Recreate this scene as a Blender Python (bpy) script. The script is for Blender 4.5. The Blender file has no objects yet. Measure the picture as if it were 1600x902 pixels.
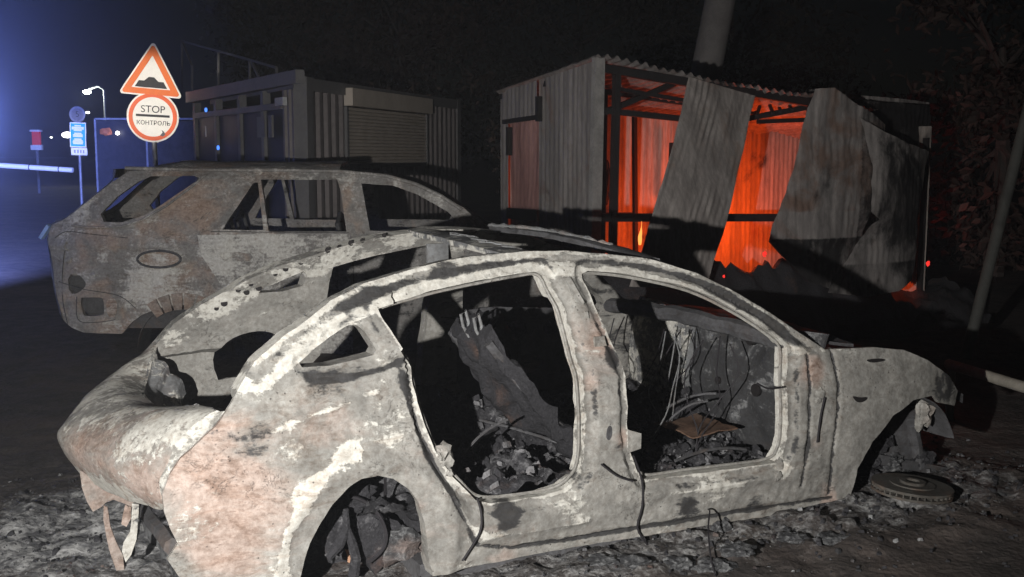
import bpy, bmesh, math, random
import numpy as np
from mathutils import Vector, noise as mnoise
from mathutils.geometry import delaunay_2d_cdt

random.seed(7)
rng = np.random.default_rng(7)
sc = bpy.context.scene
R = math.radians

# ------------------------------------------------------------------ camera
FPX, PITCH, CAMH = 1750.0, R(6.83), 1.73          # focal length in pixels of the 1600 px wide photograph
cam_data = bpy.data.cameras.new('camera')
cam_data.sensor_fit = 'HORIZONTAL'; cam_data.sensor_width = 36.0
cam_data.lens = 36.0 * FPX / 1600.0
cam_data.clip_start = 0.05; cam_data.clip_end = 2000
camera = bpy.data.objects.new('camera', cam_data)
sc.collection.objects.link(camera)
camera.location = (0, 0, CAMH); camera.rotation_euler = (R(90) - PITCH, 0, 0)
sc.camera = camera

# ------------------------------------------------------------------ night sky and lamps
world = bpy.data.worlds.new('World'); sc.world = world; world.use_nodes = True
wn = world.node_tree; bg = wn.nodes['Background']
sky = wn.nodes.new('ShaderNodeTexSky'); sky.sky_type = 'NISHITA'; sky.sun_disc = False
sky.sun_elevation = R(22); sky.sun_rotation = R(200)
wn.links.new(sky.outputs[0], bg.inputs[0]); bg.inputs[1].default_value = 0.00025

def lamp(name, kind, loc, energy, color, **kw):
    d = bpy.data.lights.new(name, kind); d.energy = energy; d.color = color
    for k, v in kw.items(): setattr(d, k, v)
    o = bpy.data.objects.new(name, d); sc.collection.objects.link(o); o.location = loc
    return o
def aim(o, target):
    o.rotation_euler = (Vector(target) - o.location).to_track_quat('-Z', 'Y').to_euler()
moon = lamp('moon', 'SUN', (0, 0, 30), 0.004, (0.75, 0.82, 1.0), angle=R(0.5))
moon.rotation_euler = (R(40), 0, R(160))
# the hand torch held beside the photographer, a little lower and to the left of the lens
torch = lamp('hand_torch', 'SPOT', (-1.02, 0.05, 1.51), 1950, (1.0, 0.985, 0.965),
             spot_size=R(84), spot_blend=1.0, shadow_soft_size=0.025)
aim(torch, (-0.30, 5.2, 0.74))
# added narrow spot that brightens the checkpoint signs, standing in for their reflective sheeting
sign_spot = lamp('added_sign_spot', 'SPOT', (-8.6, 6.0, 2.6), 4600, (1.0, 0.93, 0.82),
                spot_size=R(8.0), spot_blend=0.6, shadow_soft_size=0.08)
# the blue beacon of the emergency vehicle standing outside the frame on the left
beacon = lamp('emergency_beacon', 'SPOT', (-5.05, 10.6, 2.0), 105000, (0.20, 0.29, 1.0), spot_size=R(76), spot_blend=1.0, shadow_soft_size=0.12)
aim(beacon, (-12.8, 18.6, 3.0))
blue_spill = lamp('added_blue_spill', 'SPOT', (-6.0, 8.6, 1.9), 60, (0.12, 0.25, 1.0), spot_size=R(40), spot_blend=0.8, shadow_soft_size=0.1)  # added second lamp, gives the SUV tail its blue tint
aim(blue_spill, (-3.9, 9.6, 1.0))
sc.view_settings.view_transform = 'Standard'; sc.view_settings.look = 'None'
sc.view_settings.gamma = 1.0; sc.view_settings.exposure = 0.0
sc.render.engine = 'CYCLES'
sc.cycles.use_denoising = True
sc.cycles.max_bounces = 6; sc.cycles.volume_bounces = 0
sc.cycles.sample_clamp_indirect = 3.0

# ------------------------------------------------------------------ pixel -> direction
cpi, spi = math.cos(PITCH), math.sin(PITCH)
CAM = np.array([0, 0, CAMH])
def ray(px, py):
    a, b = (px - 800) / FPX, (451 - py) / FPX
    return np.array([a, cpi + b * spi, -spi + b * cpi])
def at_depth(px, py, Y):
    d = ray(px, py); return CAM + d * (Y / d[1])
def on_ground(px, py, z=0.0):
    d = ray(px, py); return CAM + d * ((z - CAMH) / d[2])
class Frame:
    """a thing's own axes on the ground: x along, y across (away from the lens), z up"""
    def __init__(s, X, Y, yaw): s.X, s.Y, s.yaw = X, Y, R(yaw); s.c, s.s = math.cos(s.yaw), math.sin(s.yaw)
    def loc(s, w): x, y = w[0] - s.X, w[1] - s.Y; return np.array([s.c * x + s.s * y, -s.s * x + s.c * y, w[2]])
    def plane(s, px, py, y):                       # where the line of sight meets the thing's plane y = const
        o = s.loc(CAM); e = s.loc(CAM + ray(px, py)) - o
        return o + e * ((y - o[1]) / e[1])
    def surf(s, px, py, half):                     # ... meets its near flank y = -half(x, z)
        y = -0.85
        for _ in range(25):
            p = s.plane(px, py, y); y = 0.5 * y + 0.5 * -half(p[0], p[2])
        return s.plane(px, py, y)

# ------------------------------------------------------------------ mesh helpers
def link(o, parent=None):
    sc.collection.objects.link(o)
    if parent is not None: o.parent = parent
    return o
def mesh_obj(name, V, Fc, mat, parent=None, smooth=True, angle=35, attrs=None, matidx=None):
    m = bpy.data.meshes.new(name)
    m.from_pydata([tuple(map(float, v)) for v in V], [], [tuple(map(int, f)) for f in Fc])
    m.validate(); m.update()
    for mm in (mat if isinstance(mat, (list, tuple)) else [mat]): m.materials.append(mm)
    if smooth:
        m.polygons.foreach_set('use_smooth', [True] * len(m.polygons))
        m.set_sharp_from_angle(angle=R(angle))
    if attrs:
        for k, vals in attrs.items():
            a = m.attributes.new(k, 'FLOAT', 'POINT'); a.data.foreach_set('value', np.asarray(vals, dtype=np.float32))
    return link(bpy.data.objects.new(name, m), parent)
def empty(name, loc, rz=0, label=None, cat=None, group=None):
    o = bpy.data.objects.new(name, None); o.empty_display_size = 0.2
    o.location = loc; o.rotation_euler = (0, 0, rz); link(o)
    return tag(o, label, cat, group)
def tag(o, label=None, cat=None, group=None, kind=None):
    if label: o['label'] = label
    if cat: o['category'] = cat
    if group: o['group'] = group
    if kind: o['kind'] = kind
    return o
class MB:
    """collects boxes, bars, tubes; build() makes one mesh object"""
    def __init__(s): s.V, s.F = [], []
    def add(s, V, F):
        n = len(s.V); s.V += [tuple(v) for v in V]; s.F += [tuple(i + n for i in f) for f in F]; return s
    def box(s, lo, hi):
        x0, y0, z0 = lo; x1, y1, z1 = hi
        return s.add([(x0,y0,z0),(x1,y0,z0),(x1,y1,z0),(x0,y1,z0),(x0,y0,z1),(x1,y0,z1),(x1,y1,z1),(x0,y1,z1)],
                     [(0,3,2,1),(4,5,6,7),(0,1,5,4),(1,2,6,5),(2,3,7,6),(3,0,4,7)])
    def bar(s, a, b, w, h=None):
        h = w if h is None else h
        a, b = Vector(a), Vector(b); d = (b - a).normalized()
        up = Vector((0,0,1)) if abs(d.z) < .95 else Vector((0,1,0))
        r = d.cross(up).normalized() * (w/2); u = r.cross(d).normalized() * (h/2)
        V = [p + q for p in (a, b) for q in (-r-u, r-u, r+u, -r+u)]
        return s.add(V, [(0,1,2,3),(7,6,5,4),(0,4,5,1),(1,5,6,2),(2,6,7,3),(3,7,4,0)])
    def tube(s, pts, rad, n=8, caps=True):
        pts = [Vector(p) for p in pts]; rs = rad if isinstance(rad, (list, tuple)) else [rad] * len(pts)
        base = len(s.V); prev = None
        for i, p in enumerate(pts):
            t = (pts[min(i+1, len(pts)-1)] - pts[max(i-1, 0)]).normalized()
            ref = prev if prev is not None else (Vector((0,0,1)) if abs(t.z) < .9 else Vector((1,0,0)))
            u = (ref - t * ref.dot(t)).normalized(); v = t.cross(u); prev = u
            for k in range(n):
                a = 2 * math.pi * k / n
                s.V.append(tuple(p + (u * math.cos(a) + v * math.sin(a)) * rs[i]))
        for i in range(len(pts) - 1):
            for k in range(n):
                a, b = base + i*n + k, base + i*n + (k+1) % n
                s.F.append((a, b, b + n, a + n))
        if caps:
            s.F.append(tuple(base + k for k in range(n))[::-1]); s.F.append(tuple(base + (len(pts)-1)*n + k for k in range(n)))
        return s
    def disc(s, c, r, t, axis=(0,0,1), n=28, r_in=0.0):
        a = Vector(axis).normalized(); u = a.orthogonal().normalized(); v = a.cross(u); c = Vector(c)
        ring = lambda rr, off: [c + a*off + (u*math.cos(2*math.pi*k/n) + v*math.sin(2*math.pi*k/n))*rr for k in range(n)]
        if r_in <= 0:
            V = ring(r, 0) + ring(r, t)
            F = [tuple(range(n))[::-1], tuple(range(n, 2*n))] + [(k, (k+1)%n, n+(k+1)%n, n+k) for k in range(n)]
        else:
            V = ring(r, 0) + ring(r, t) + ring(r_in, 0) + ring(r_in, t); F = []
            for k in range(n):
                j = (k+1) % n
                F += [(k, j, n+j, n+k), (2*n+j, 2*n+k, 3*n+k, 3*n+j), (n+k, n+j, 3*n+j, 3*n+k), (j, k, 2*n+k, 2*n+j)]
        return s.add(V, F)
    def build(s, name, mat, parent=None, smooth=True, angle=40, attrs=None): return mesh_obj(name, s.V, s.F, mat, parent, smooth, angle, attrs)
def fbm(p, octv=4, H=0.9): return mnoise.fractal(Vector(p), H, 2.0, octv)
def resample(poly, step, closed=True):
    P = [np.array(p, float) for p in poly]; out = []
    n = len(P) if closed else len(P) - 1
    for i in range(n):
        a, b = P[i], P[(i+1) % len(P)]; k = max(1, int(np.hypot(*(b-a)) / step))
        for j in range(k): out.append(a + (b-a) * j / k)
    if not closed: out.append(P[-1])
    return out
def smooth_poly(poly, it=1):
    P = [np.array(p, float) for p in poly]
    for _ in range(it):
        Q = []
        for i in range(len(P)):
            a, b = P[i], P[(i+1) % len(P)]; Q += [a*.75 + b*.25, a*.25 + b*.75]
        P = Q
    return P
def inside(px, py, poly):
    x, y = poly[:, 0], poly[:, 1]; x2, y2 = np.roll(x, -1), np.roll(y, -1)
    px, py = np.asarray(px)[:, None], np.asarray(py)[:, None]
    c = ((y > py) != (y2 > py)) & (px < (x2 - x) * (py - y) / (y2 - y + 1e-12) + x)
    return (c.sum(1) % 2) == 1
def sheet2d(outer, holes, step):
    """triangulated flat sheet (2-D points, triangles) with holes and even points inside"""
    loops = [resample(outer, step)] + [resample(h, step) for h in holes]
    pts, edges = [], []
    for L in loops:
        n0 = len(pts); pts += [tuple(p) for p in L]; edges += [(n0+i, n0+(i+1) % len(L)) for i in range(len(L))]
    O = np.array(loops[0]); lo, hi = O.min(0), O.max(0)
    gx, gz = np.meshgrid(np.arange(lo[0], hi[0], step), np.arange(lo[1], hi[1], step*.87))
    gx = gx + (np.arange(gx.shape[0]) % 2)[:, None] * step * .5
    g = np.stack([gx.ravel(), gz.ravel()], 1) + rng.uniform(-.12, .12, (gx.size, 2)) * step
    keep = inside(g[:,0], g[:,1], O)
    for h in loops[1:]: keep &= ~inside(g[:,0], g[:,1], np.array(h))
    g = g[keep]; B = np.array(pts)
    d = np.array([np.min((B[:,0]-p[0])**2 + (B[:,1]-p[1])**2) for p in g]) if len(g) else np.zeros(0)
    g = g[d > (step*.55)**2]
    allp = [Vector(p) for p in pts] + [Vector(p) for p in g]
    V, _, Fc, *_ = delaunay_2d_cdt(allp, edges, [], 0, 1e-6)
    V = np.array([tuple(v) for v in V]); Fc = np.array([f for f in Fc if len(f) == 3])
    c = V[Fc].mean(1); k = inside(c[:,0], c[:,1], O)
    for h in loops[1:]: k &= ~inside(c[:,0], c[:,1], np.array(h))
    return V, Fc[k]
def shell(name, outer, holes, step, to3d, thick, mat, parent=None, jit=0.0, maskfn=None, angle=35):
    """a sheet with real thickness: to3d(a, b) -> outer point, thick(a, b) -> vector to the inner skin"""
    V2, F2 = sheet2d(outer, holes, step); n = len(V2)
    V = np.array([to3d(a, b) for a, b in V2]); T = np.array([thick(a, b) for a, b in V2])
    if jit:
        V = V + np.array([[jit * .5 * fbm((p[0]*9, p[1]*9, p[2]*9)), jit * fbm((p[0]*7+5, p[1]*7, p[2]*7)), jit * .5 * fbm((p[0]*9, p[1]*9+7, p[2]*9))] for p in V])
    W = np.concatenate([V, V + T])
    cnt = {}
    for f in F2:
        for i in range(3):
            e = (f[i], f[(i+1) % 3]); cnt[tuple(sorted(e))] = cnt.get(tuple(sorted(e)), 0) + 1
    Fs = [tuple(f) for f in F2] + [tuple(x + n for x in f[::-1]) for f in F2]
    for f in F2:
        for i in range(3):
            a, b = f[i], f[(i+1) % 3]
            if cnt[tuple(sorted((a, b)))] == 1: Fs.append((b, a, a + n, b + n))
    at = None
    if maskfn:
        mk = [maskfn(a, b) for a, b in V2]
        at = {k: [m[i] for m in mk] * 2 for i, k in enumerate(('rust', 'soot', 'ash'))}
    return mesh_obj(name, W, Fs, mat, parent, True, angle, at)
def grid_obj(name, P, mat, parent=None, thick=None, attrs=None, angle=50):
    """P[i][j] grid of points -> surface, optional thickness vector"""
    P = np.asarray(P, float); a, b = P.shape[:2]; V = P.reshape(-1, 3); n = len(V)
    Fs = [(i*b+j, i*b+j+1, (i+1)*b+j+1, (i+1)*b+j) for i in range(a-1) for j in range(b-1)]
    if thick is not None:
        V = np.concatenate([V, V + np.asarray(thick, float).reshape(-1, 3) * np.ones((n, 1))])
        F2 = [tuple(x + n for x in f[::-1]) for f in Fs]
        rim = [i for i in range(b)] + [i*b+b-1 for i in range(1, a)] + [(a-1)*b+j for j in range(b-2, -1, -1)] + [i*b for i in range(a-2, 0, -1)]
        Fs += F2 + [(rim[k], rim[(k+1) % len(rim)], rim[(k+1) % len(rim)] + n, rim[k] + n)[::-1] for k in range(len(rim))]
        if attrs: attrs = {k: list(v) * 2 for k, v in attrs.items()}
    return mesh_obj(name, V, Fs, mat, parent, True, angle, attrs)
def catmull(pts, n):
    P = np.asarray(pts, float); out = []
    t = np.linspace(0, len(P) - 1, n)
    for u in t:
        i = min(int(u), len(P) - 2); f = u - i
        p0, p1, p2, p3 = P[max(i-1, 0)], P[i], P[i+1], P[min(i+2, len(P)-1)]
        out.append(.5 * (2*p1 + (p2-p0)*f + (2*p0-5*p1+4*p2-p3)*f*f + (3*p1-p0-3*p2+p3)*f**3))
    return np.array(out)
def lump(name, c, r, mat, parent=None, rough=.45, seed=0, sub=3, squash=(1,1,1)):
    bm = bmesh.new(); bmesh.ops.create_icosphere(bm, subdivisions=sub, radius=1.0)
    for v in bm.verts:
        k = 1 + rough * fbm(tuple(v.co * 2.2 + Vector((seed*3.1, seed*1.7, 0)))) ; v.co = Vector((v.co.x*r*squash[0]*k, v.co.y*r*squash[1]*k, v.co.z*r*squash[2]*k)) + Vector(c)
    m = bpy.data.meshes.new(name); bm.to_mesh(m); bm.free(); m.materials.append(mat)
    m.polygons.foreach_set('use_smooth', [True]*len(m.polygons)); m.set_sharp_from_angle(angle=R(40))
    return link(bpy.data.objects.new(name, m), parent)

# ------------------------------------------------------------------ materials
class NT:
    def __init__(s, name):
        s.m = bpy.data.materials.new(name); s.m.use_nodes = True; s.t = s.m.node_tree
        s.b = s.t.nodes['Principled BSDF']; s.out = s.t.nodes['Material Output']
        s.b.inputs['Specular IOR Level'].default_value = 0.25
        s.co = s.t.nodes.new('ShaderNodeTexCoord').outputs['Object']
    def n(s, typ, **kw):
        o = s.t.nodes.new(typ)
        for k, v in kw.items(): setattr(o, k, v)
        return o
    def l(s, a, b): s.t.links.new(a, b)
    def put(s, sock, v):
        if hasattr(v, 'is_output'): s.l(v, sock)
        else: sock.default_value = v if not isinstance(v, (tuple, list)) or len(v) != 3 or sock.type != 'RGBA' else (*v, 1)
    def math(s, op, a, b=0.0, clamp=False):
        o = s.n('ShaderNodeMath', operation=op, use_clamp=clamp); s.put(o.inputs[0], a); s.put(o.inputs[1], b); return o.outputs[0]
    def vec(s, scale=(1,1,1), loc=(0,0,0), rot=(0,0,0), src=None):
        o = s.n('ShaderNodeMapping'); s.l(src or s.co, o.inputs[0]); o.inputs['Scale'].default_value = scale; o.inputs['Location'].default_value = loc; o.inputs['Rotation'].default_value = rot; return o.outputs[0]
    def noise(s, scale, detail=6, rough=.6, dist=0.0, vec=None):
        o = s.n('ShaderNodeTexNoise'); s.l(vec or s.co, o.inputs['Vector']); o.inputs['Scale'].default_value = scale
        o.inputs['Detail'].default_value = detail; o.inputs['Roughness'].default_value = rough; o.inputs['Distortion'].default_value = dist; return o.outputs[0]
    def ramp(s, f, lo, hi):
        o = s.n('ShaderNodeMapRange', interpolation_type='SMOOTHSTEP'); s.put(o.inputs[0], f); o.inputs[1].default_value = lo; o.inputs[2].default_value = hi; return o.outputs[0]
    def mix(s, f, a, b, mode='MIX'):
        o = s.n('ShaderNodeMix', data_type='RGBA', blend_type=mode); s.put(o.inputs[0], f); s.put(o.inputs[6], a); s.put(o.inputs[7], b); return o.outputs[2]
    def attr(s, name): return s.n('ShaderNodeAttribute', attribute_name=name).outputs['Fac']
    def bump(s, h, strength=.5, dist=.01):
        o = s.n('ShaderNodeBump'); o.inputs['Strength'].default_value = strength; o.inputs['Distance'].default_value = dist; s.put(o.inputs['Height'], h); s.l(o.outputs[0], s.b.inputs['Normal'])
    def done(s, col, rough=.85, metal=0.0):
        s.put(s.b.inputs['Base Color'], col); s.put(s.b.inputs['Roughness'], rough); s.put(s.b.inputs['Metallic'], metal); return s.m

def burnt(name, grey=(.285,.278,.258), pale=(.50,.49,.45), tan=(.31,.245,.212), brown=(.14,.088,.060), soot=(.026,.026,.028),
          rb=0.0, sb=0.0, ab=0.0, stretch=(1,1,1), soft=0.0):
    """steel after a fire: bare grey scale, pale ash bloom, tan and brown rust, soot. rust / soot / ash bias come from the mesh"""
    t = NT(name); v = t.vec(stretch)
    n1 = t.noise(2.6, 9, .62, .6, v); n2 = t.noise(5.5, 10, .68, 1.0, t.vec(tuple(x*1.0 for x in stretch), (3.1, 1.7, .4)))
    n3 = t.noise(4.2, 10, .66, .8, t.vec(stretch, (7.3, 2.2, 5.1))); fine = t.noise(46, 8, .7); mid = t.noise(15, 6, .65, .4)
    rust, so, ash = t.attr('rust'), t.attr('soot'), t.attr('ash')
    c = t.mix(t.ramp(t.math('ADD', n3, t.math('MULTIPLY', mid, .35)), .45, .95), tuple(x*.66 for x in grey), tuple(x*1.2 for x in grey))
    rcol = t.mix(t.ramp(mid, .40, .66), tan, brown)
    rcol = t.mix(t.ramp(n2, .30, .52), rcol, t.mix(.5, tan, tuple(x*1.32 for x in (tan[0], tan[1]*1.04, tan[2]*1.06))))
    c = t.mix(t.ramp(t.math('ADD', n1, t.math('ADD', rust, rb)), .56, .78), c, rcol)
    strk = t.noise(9, 8, .72, .5, t.vec((.45, 1, 2.6), (1.3, 0, 2)))
    fa = t.ramp(t.math('ADD', t.math('ADD', t.math('MULTIPLY', n3, .6), t.math('ADD', t.math('MULTIPLY', strk, .42), t.math('MULTIPLY', fine, .24))), t.math('ADD', ash, ab)), .735 - soft, .80 + soft)
    c = t.mix(fa, c, pale)
    fs = t.ramp(t.math('ADD', t.math('ADD', t.math('MULTIPLY', n2, .62), t.math('ADD', t.math('MULTIPLY', strk, .36), t.math('MULTIPLY', fine, .28))), t.math('ADD', so, sb)), .77, .88)
    c = t.mix(t.math('MULTIPLY', fs, .92), c, soot)
    c = t.mix(t.ramp(fine, .30, .75), t.mix(1.0, c, (.70,.67,.64), 'MULTIPLY'), t.mix(1.0, c, (1.12,1.12,1.11), 'MULTIPLY'))
    # brown scorching in ragged streaks, broken up finely
    sc1 = t.noise(3.4, 10, .74, 1.4, t.vec((.55, 1, 1.3), (11, 6, 3))); sc2 = t.noise(21, 8, .75, .8, t.vec((.6, 1, 1.8), (3, 3, 8)))
    fsc = t.ramp(t.math('ADD', t.math('MULTIPLY', sc1, .62), t.math('ADD', t.math('MULTIPLY', sc2, .42), t.math('MULTIPLY', rust, .22))), .53, .66)
    c = t.mix(t.math('MULTIPLY', fsc, .55), c, t.mix(t.ramp(sc2, .40, .62), t.mix(1.0, c, (.80,.63,.52), 'MULTIPLY'), t.mix(1.0, c, (.42,.31,.24), 'MULTIPLY')))
    blk = t.ramp(t.math('ADD', t.math('MULTIPLY', sc2, .6), t.math('ADD', t.math('MULTIPLY', strk, .4), t.math('MULTIPLY', so, .25))), .60, .66)
    c = t.mix(t.math('MULTIPLY', blk, .75), c, (.04,.037,.034))
    # pits and pin-holes of burnt paint
    vo = t.n('ShaderNodeTexVoronoi'); t.l(t.vec((1,1,1)), vo.inputs['Vector']); vo.inputs['Scale'].default_value = 38
    pit = t.math('MULTIPLY', t.ramp(vo.outputs['Distance'], .17, .08), t.ramp(mid, .50, .62))
    c = t.mix(t.math('MULTIPLY', pit, .75), c, (.035,.03,.028))
    rn = t.noise(13, 9, .7, 1.2, t.vec((.8, 1, 1.1), (9, 4, 2))); ck = t.math('ABSOLUTE', t.math('SUBTRACT', rn, .5))
    crack = t.math('MULTIPLY', t.ramp(ck, .012, .003), t.math('MULTIPLY', t.ramp(t.noise(3.1, 6, .6, .5, t.vec((1,1,1), (2, 8, 5))), .52, .62), t.ramp(t.noise(31, 5, .7), .42, .55)))
    c = t.mix(t.math('MULTIPLY', crack, .6), c, (.05,.045,.04))
    h = t.math('SUBTRACT', t.math('ADD', t.math('MULTIPLY', fine, .55), t.math('ADD', t.math('MULTIPLY', fa, .5), t.math('MULTIPLY', mid, .6))), t.math('MULTIPLY', crack, .5))
    h = t.math('SUBTRACT', h, t.math('ADD', t.math('MULTIPLY', pit, .6), t.math('MULTIPLY', fs, .25)))
    t.bump(h, .62, .008)
    return t.done(c, .82)
def plain(name, col, rough=.7, metal=0.0, var=.35, scale=6, bump=.2, emit=None):
    t = NT(name); a = t.noise(scale, 8, .65, .4); b = t.noise(scale*9, 5, .6)
    f = t.math('ADD', t.math('MULTIPLY', a, .7), t.math('MULTIPLY', b, .3))
    c = t.mix(t.ramp(f, .3, .7), tuple(x*(1-var) for x in col), tuple(min(1, x*(1+var*.6)) for x in col))
    if bump: t.bump(f, bump, .01)
    return t.done(c, rough, metal)
def glow(name, col, strength):
    t = NT(name); t.b.inputs['Emission Color'].default_value = (*col, 1); t.b.inputs['Emission Strength'].default_value = strength
    return t.done(tuple(.2*x for x in col), .6)

M = {}
M['car'] = burnt('burnt_steel_pale', stretch=(.8,1,1.25))
M['car_in'] = burnt('burnt_steel_inside', grey=(.19,.195,.20), sb=.04)
M['suv'] = burnt('burnt_steel_brown', grey=(.28,.272,.262), pale=(.55,.54,.51), tan=(.31,.235,.19), brown=(.13,.085,.06), rb=.06, sb=.02, ab=.045, soft=.04)
M['sooty'] = burnt('sooty_steel', grey=(.085,.085,.09), pale=(.22,.22,.22), tan=(.12,.085,.065), brown=(.05,.03,.022), sb=.08, ab=-.12)
M['wire'] = plain('charred_wire', (.022,.02,.022), .7, bump=0)
M['disc'] = burnt('rusted_cast_iron', grey=(.085,.08,.072), pale=(.20,.18,.14), tan=(.13,.08,.055), brown=(.06,.035,.022), rb=.02, ab=-.04)
M['blk'] = plain('blackened_steel', (.014,.012,.012), .75)

def char_mat(name, dark, light, tint, k=.0):
    t = NT(name); a = t.noise(7, 10, .7, .8); b = t.noise(28, 8, .72, .3); c0 = t.noise(90, 4, .6)
    f = t.math('ADD', t.math('MULTIPLY', a, .55), t.math('MULTIPLY', b, .45))
    c = t.mix(t.ramp(t.math('ADD', f, t.attr('ash')), .50 - k, .68 - k), dark, light)
    c = t.mix(t.ramp(t.noise(3.3, 6, .6, .5, t.vec((1,1,1), (4,9,1))), .58, .74), c, t.mix(.6, c, tint))
    c = t.mix(t.ramp(c0, .35, .7), t.mix(1.0, c, (.6,.6,.6), 'MULTIPLY'), c)
    t.bump(t.math('ADD', t.math('MULTIPLY', b, 1.0), t.math('MULTIPLY', c0, .5)), .9, .012)
    return t.done(c, .92)
M['char'] = char_mat('charred_debris', (.034,.033,.036), (.19,.186,.19), (.12,.07,.05))
M['ash'] = char_mat('ash_flakes', (.045,.045,.047), (.27,.27,.268), (.27,.20,.17), .05)

def ground_mat():
    t = NT('burnt_ground'); a = t.noise(.9, 10, .62, .4); b = t.noise(6, 10, .7, .5); d = t.noise(45, 6, .7)
    f = t.math('ADD', t.math('MULTIPLY', b, .6), t.math('MULTIPLY', d, .4))
    c = t.mix(t.ramp(f, .35, .68), (.030,.026,.024), (.090,.076,.068))
    c = t.mix(t.ramp(a, .45, .68), c, t.mix(.5, c, (.115,.085,.070)))
    ashf = t.ramp(t.math('ADD', t.math('ADD', t.math('MULTIPLY', b, .7), t.math('MULTIPLY', d, .45)), t.attr('ash')), .80, 1.02)
    c = t.mix(ashf, c, t.mix(t.ramp(t.noise(13, 8, .7), .42, .60), (.11,.11,.112), (.38,.375,.365)))
    c = t.mix(t.ramp(t.math('ADD', t.noise(9, 8, .7, .6), t.attr('soot')), .70, .9), c, (.012,.012,.014))
    vo = t.n('ShaderNodeTexVoronoi'); t.l(t.co, vo.inputs['Vector']); vo.inputs['Scale'].default_value = 30
    t.bump(t.math('ADD', t.math('MULTIPLY', f, 1.2), t.math('MULTIPLY', vo.outputs['Distance'], .4)), .8, .02)
    return t.done(c, .9)
M['ground'] = ground_mat()

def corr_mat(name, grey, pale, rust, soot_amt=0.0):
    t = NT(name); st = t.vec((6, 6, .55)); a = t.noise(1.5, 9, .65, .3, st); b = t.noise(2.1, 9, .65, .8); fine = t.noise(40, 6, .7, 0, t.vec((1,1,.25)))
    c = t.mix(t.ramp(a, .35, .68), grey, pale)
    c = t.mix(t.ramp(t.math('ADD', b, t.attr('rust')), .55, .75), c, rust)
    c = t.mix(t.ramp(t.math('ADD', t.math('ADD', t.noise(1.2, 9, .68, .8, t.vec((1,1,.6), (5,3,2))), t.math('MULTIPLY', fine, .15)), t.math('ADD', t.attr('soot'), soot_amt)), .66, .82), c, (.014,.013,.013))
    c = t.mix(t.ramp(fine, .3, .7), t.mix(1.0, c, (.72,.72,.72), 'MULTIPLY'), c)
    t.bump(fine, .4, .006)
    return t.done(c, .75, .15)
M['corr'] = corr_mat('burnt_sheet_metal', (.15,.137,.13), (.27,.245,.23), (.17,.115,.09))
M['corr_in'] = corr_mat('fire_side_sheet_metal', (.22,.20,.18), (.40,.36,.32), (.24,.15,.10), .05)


# ================================================================== the ground
CAR = Frame(-1.008, 4.88, 28.0)
SUVF = Frame(-3.90, 9.35, 4.0)          # origin below its rear bumper corner, near flank at y = 0
def car_w(x, y, z=0): return (CAR.X + CAR.c*x - CAR.s*y, CAR.Y + CAR.s*x + CAR.c*y, z)
def ash_amount(X, Y):
    c = CAR.loc((X, Y, 0)); x, y = c[0], c[1]
    dx = max(-.95 - x, 0, x - 3.5); dy = max(-1.05 - y, 0, y - 1.0); d = math.hypot(dx, dy)
    a = math.exp(-(d/.42)**2)
    g = lambda cx, cy, r: math.exp(-((x-cx)**2 + (y-cy)**2)/r**2)
    a = max(a, 1.05*g(-1.05, .25, .5), .9*g(-.9, -.6, .5), .9*g(.2, -1.25, .6), .55*g(1.6, -1.4, .6), .8*g(3.4, -.7, .7))
    u = SUVF.loc((X, Y, 0)); sx = max(-.1 - u[0], 0, u[0] - 4.6); sy = max(-.2 - u[1], 0, u[1] - 2.0)
    a = max(a, .75*math.exp(-(math.hypot(sx, sy)/.5)**2))
    return a
def ground_z(X, Y):
    a = ash_amount(X, Y); n = fbm((X*2.3, Y*2.3, 0), 5); m = fbm((X*9, Y*9, 3), 4)
    k = math.exp(-max(0, math.hypot(X, Y-5) - 6)/6)
    return a*(.035 + .06*max(0, n) + .024*m + .010*fbm((X*24, Y*24, 7), 3)) + k*(.006*m + .012*n)
def axis_pts(lo, hi, step, far):
    core = list(np.arange(lo, hi + 1e-6, step)); L, d = [], step
    x = lo
    while x > -far: d *= 1.35; x -= d; L.append(x)
    Rr, d, x = [], step, hi
    while x < far: d *= 1.35; x += d; Rr.append(x)
    return np.array(L[::-1] + core + Rr)
gx, gy = axis_pts(-4.2, 4.2, .04, 600), axis_pts(3.0, 8.2, .04, 600)
GP = [[(X, Y, ground_z(X, Y)) for X in gx] for Y in gy]
ash_attr = [max(-.35, (ash_amount(X, Y) - .62)*.75 + .03 + .34*math.exp(-(((X+1.95)/.55)**2 + ((Y-5.0)/.5)**2))) for Y in gy for X in gx]
soot_attr = [.20*math.exp(-(max(0, abs(X-2.6)-1.6)**2 + (Y-9.5)**2)/9) + .08*ash_amount(X, Y) for Y in gy for X in gx]
tag(grid_obj('ground', GP, M['ground'], None, None, {'ash': ash_attr, 'soot': soot_attr}, 180), kind='structure')

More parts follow.
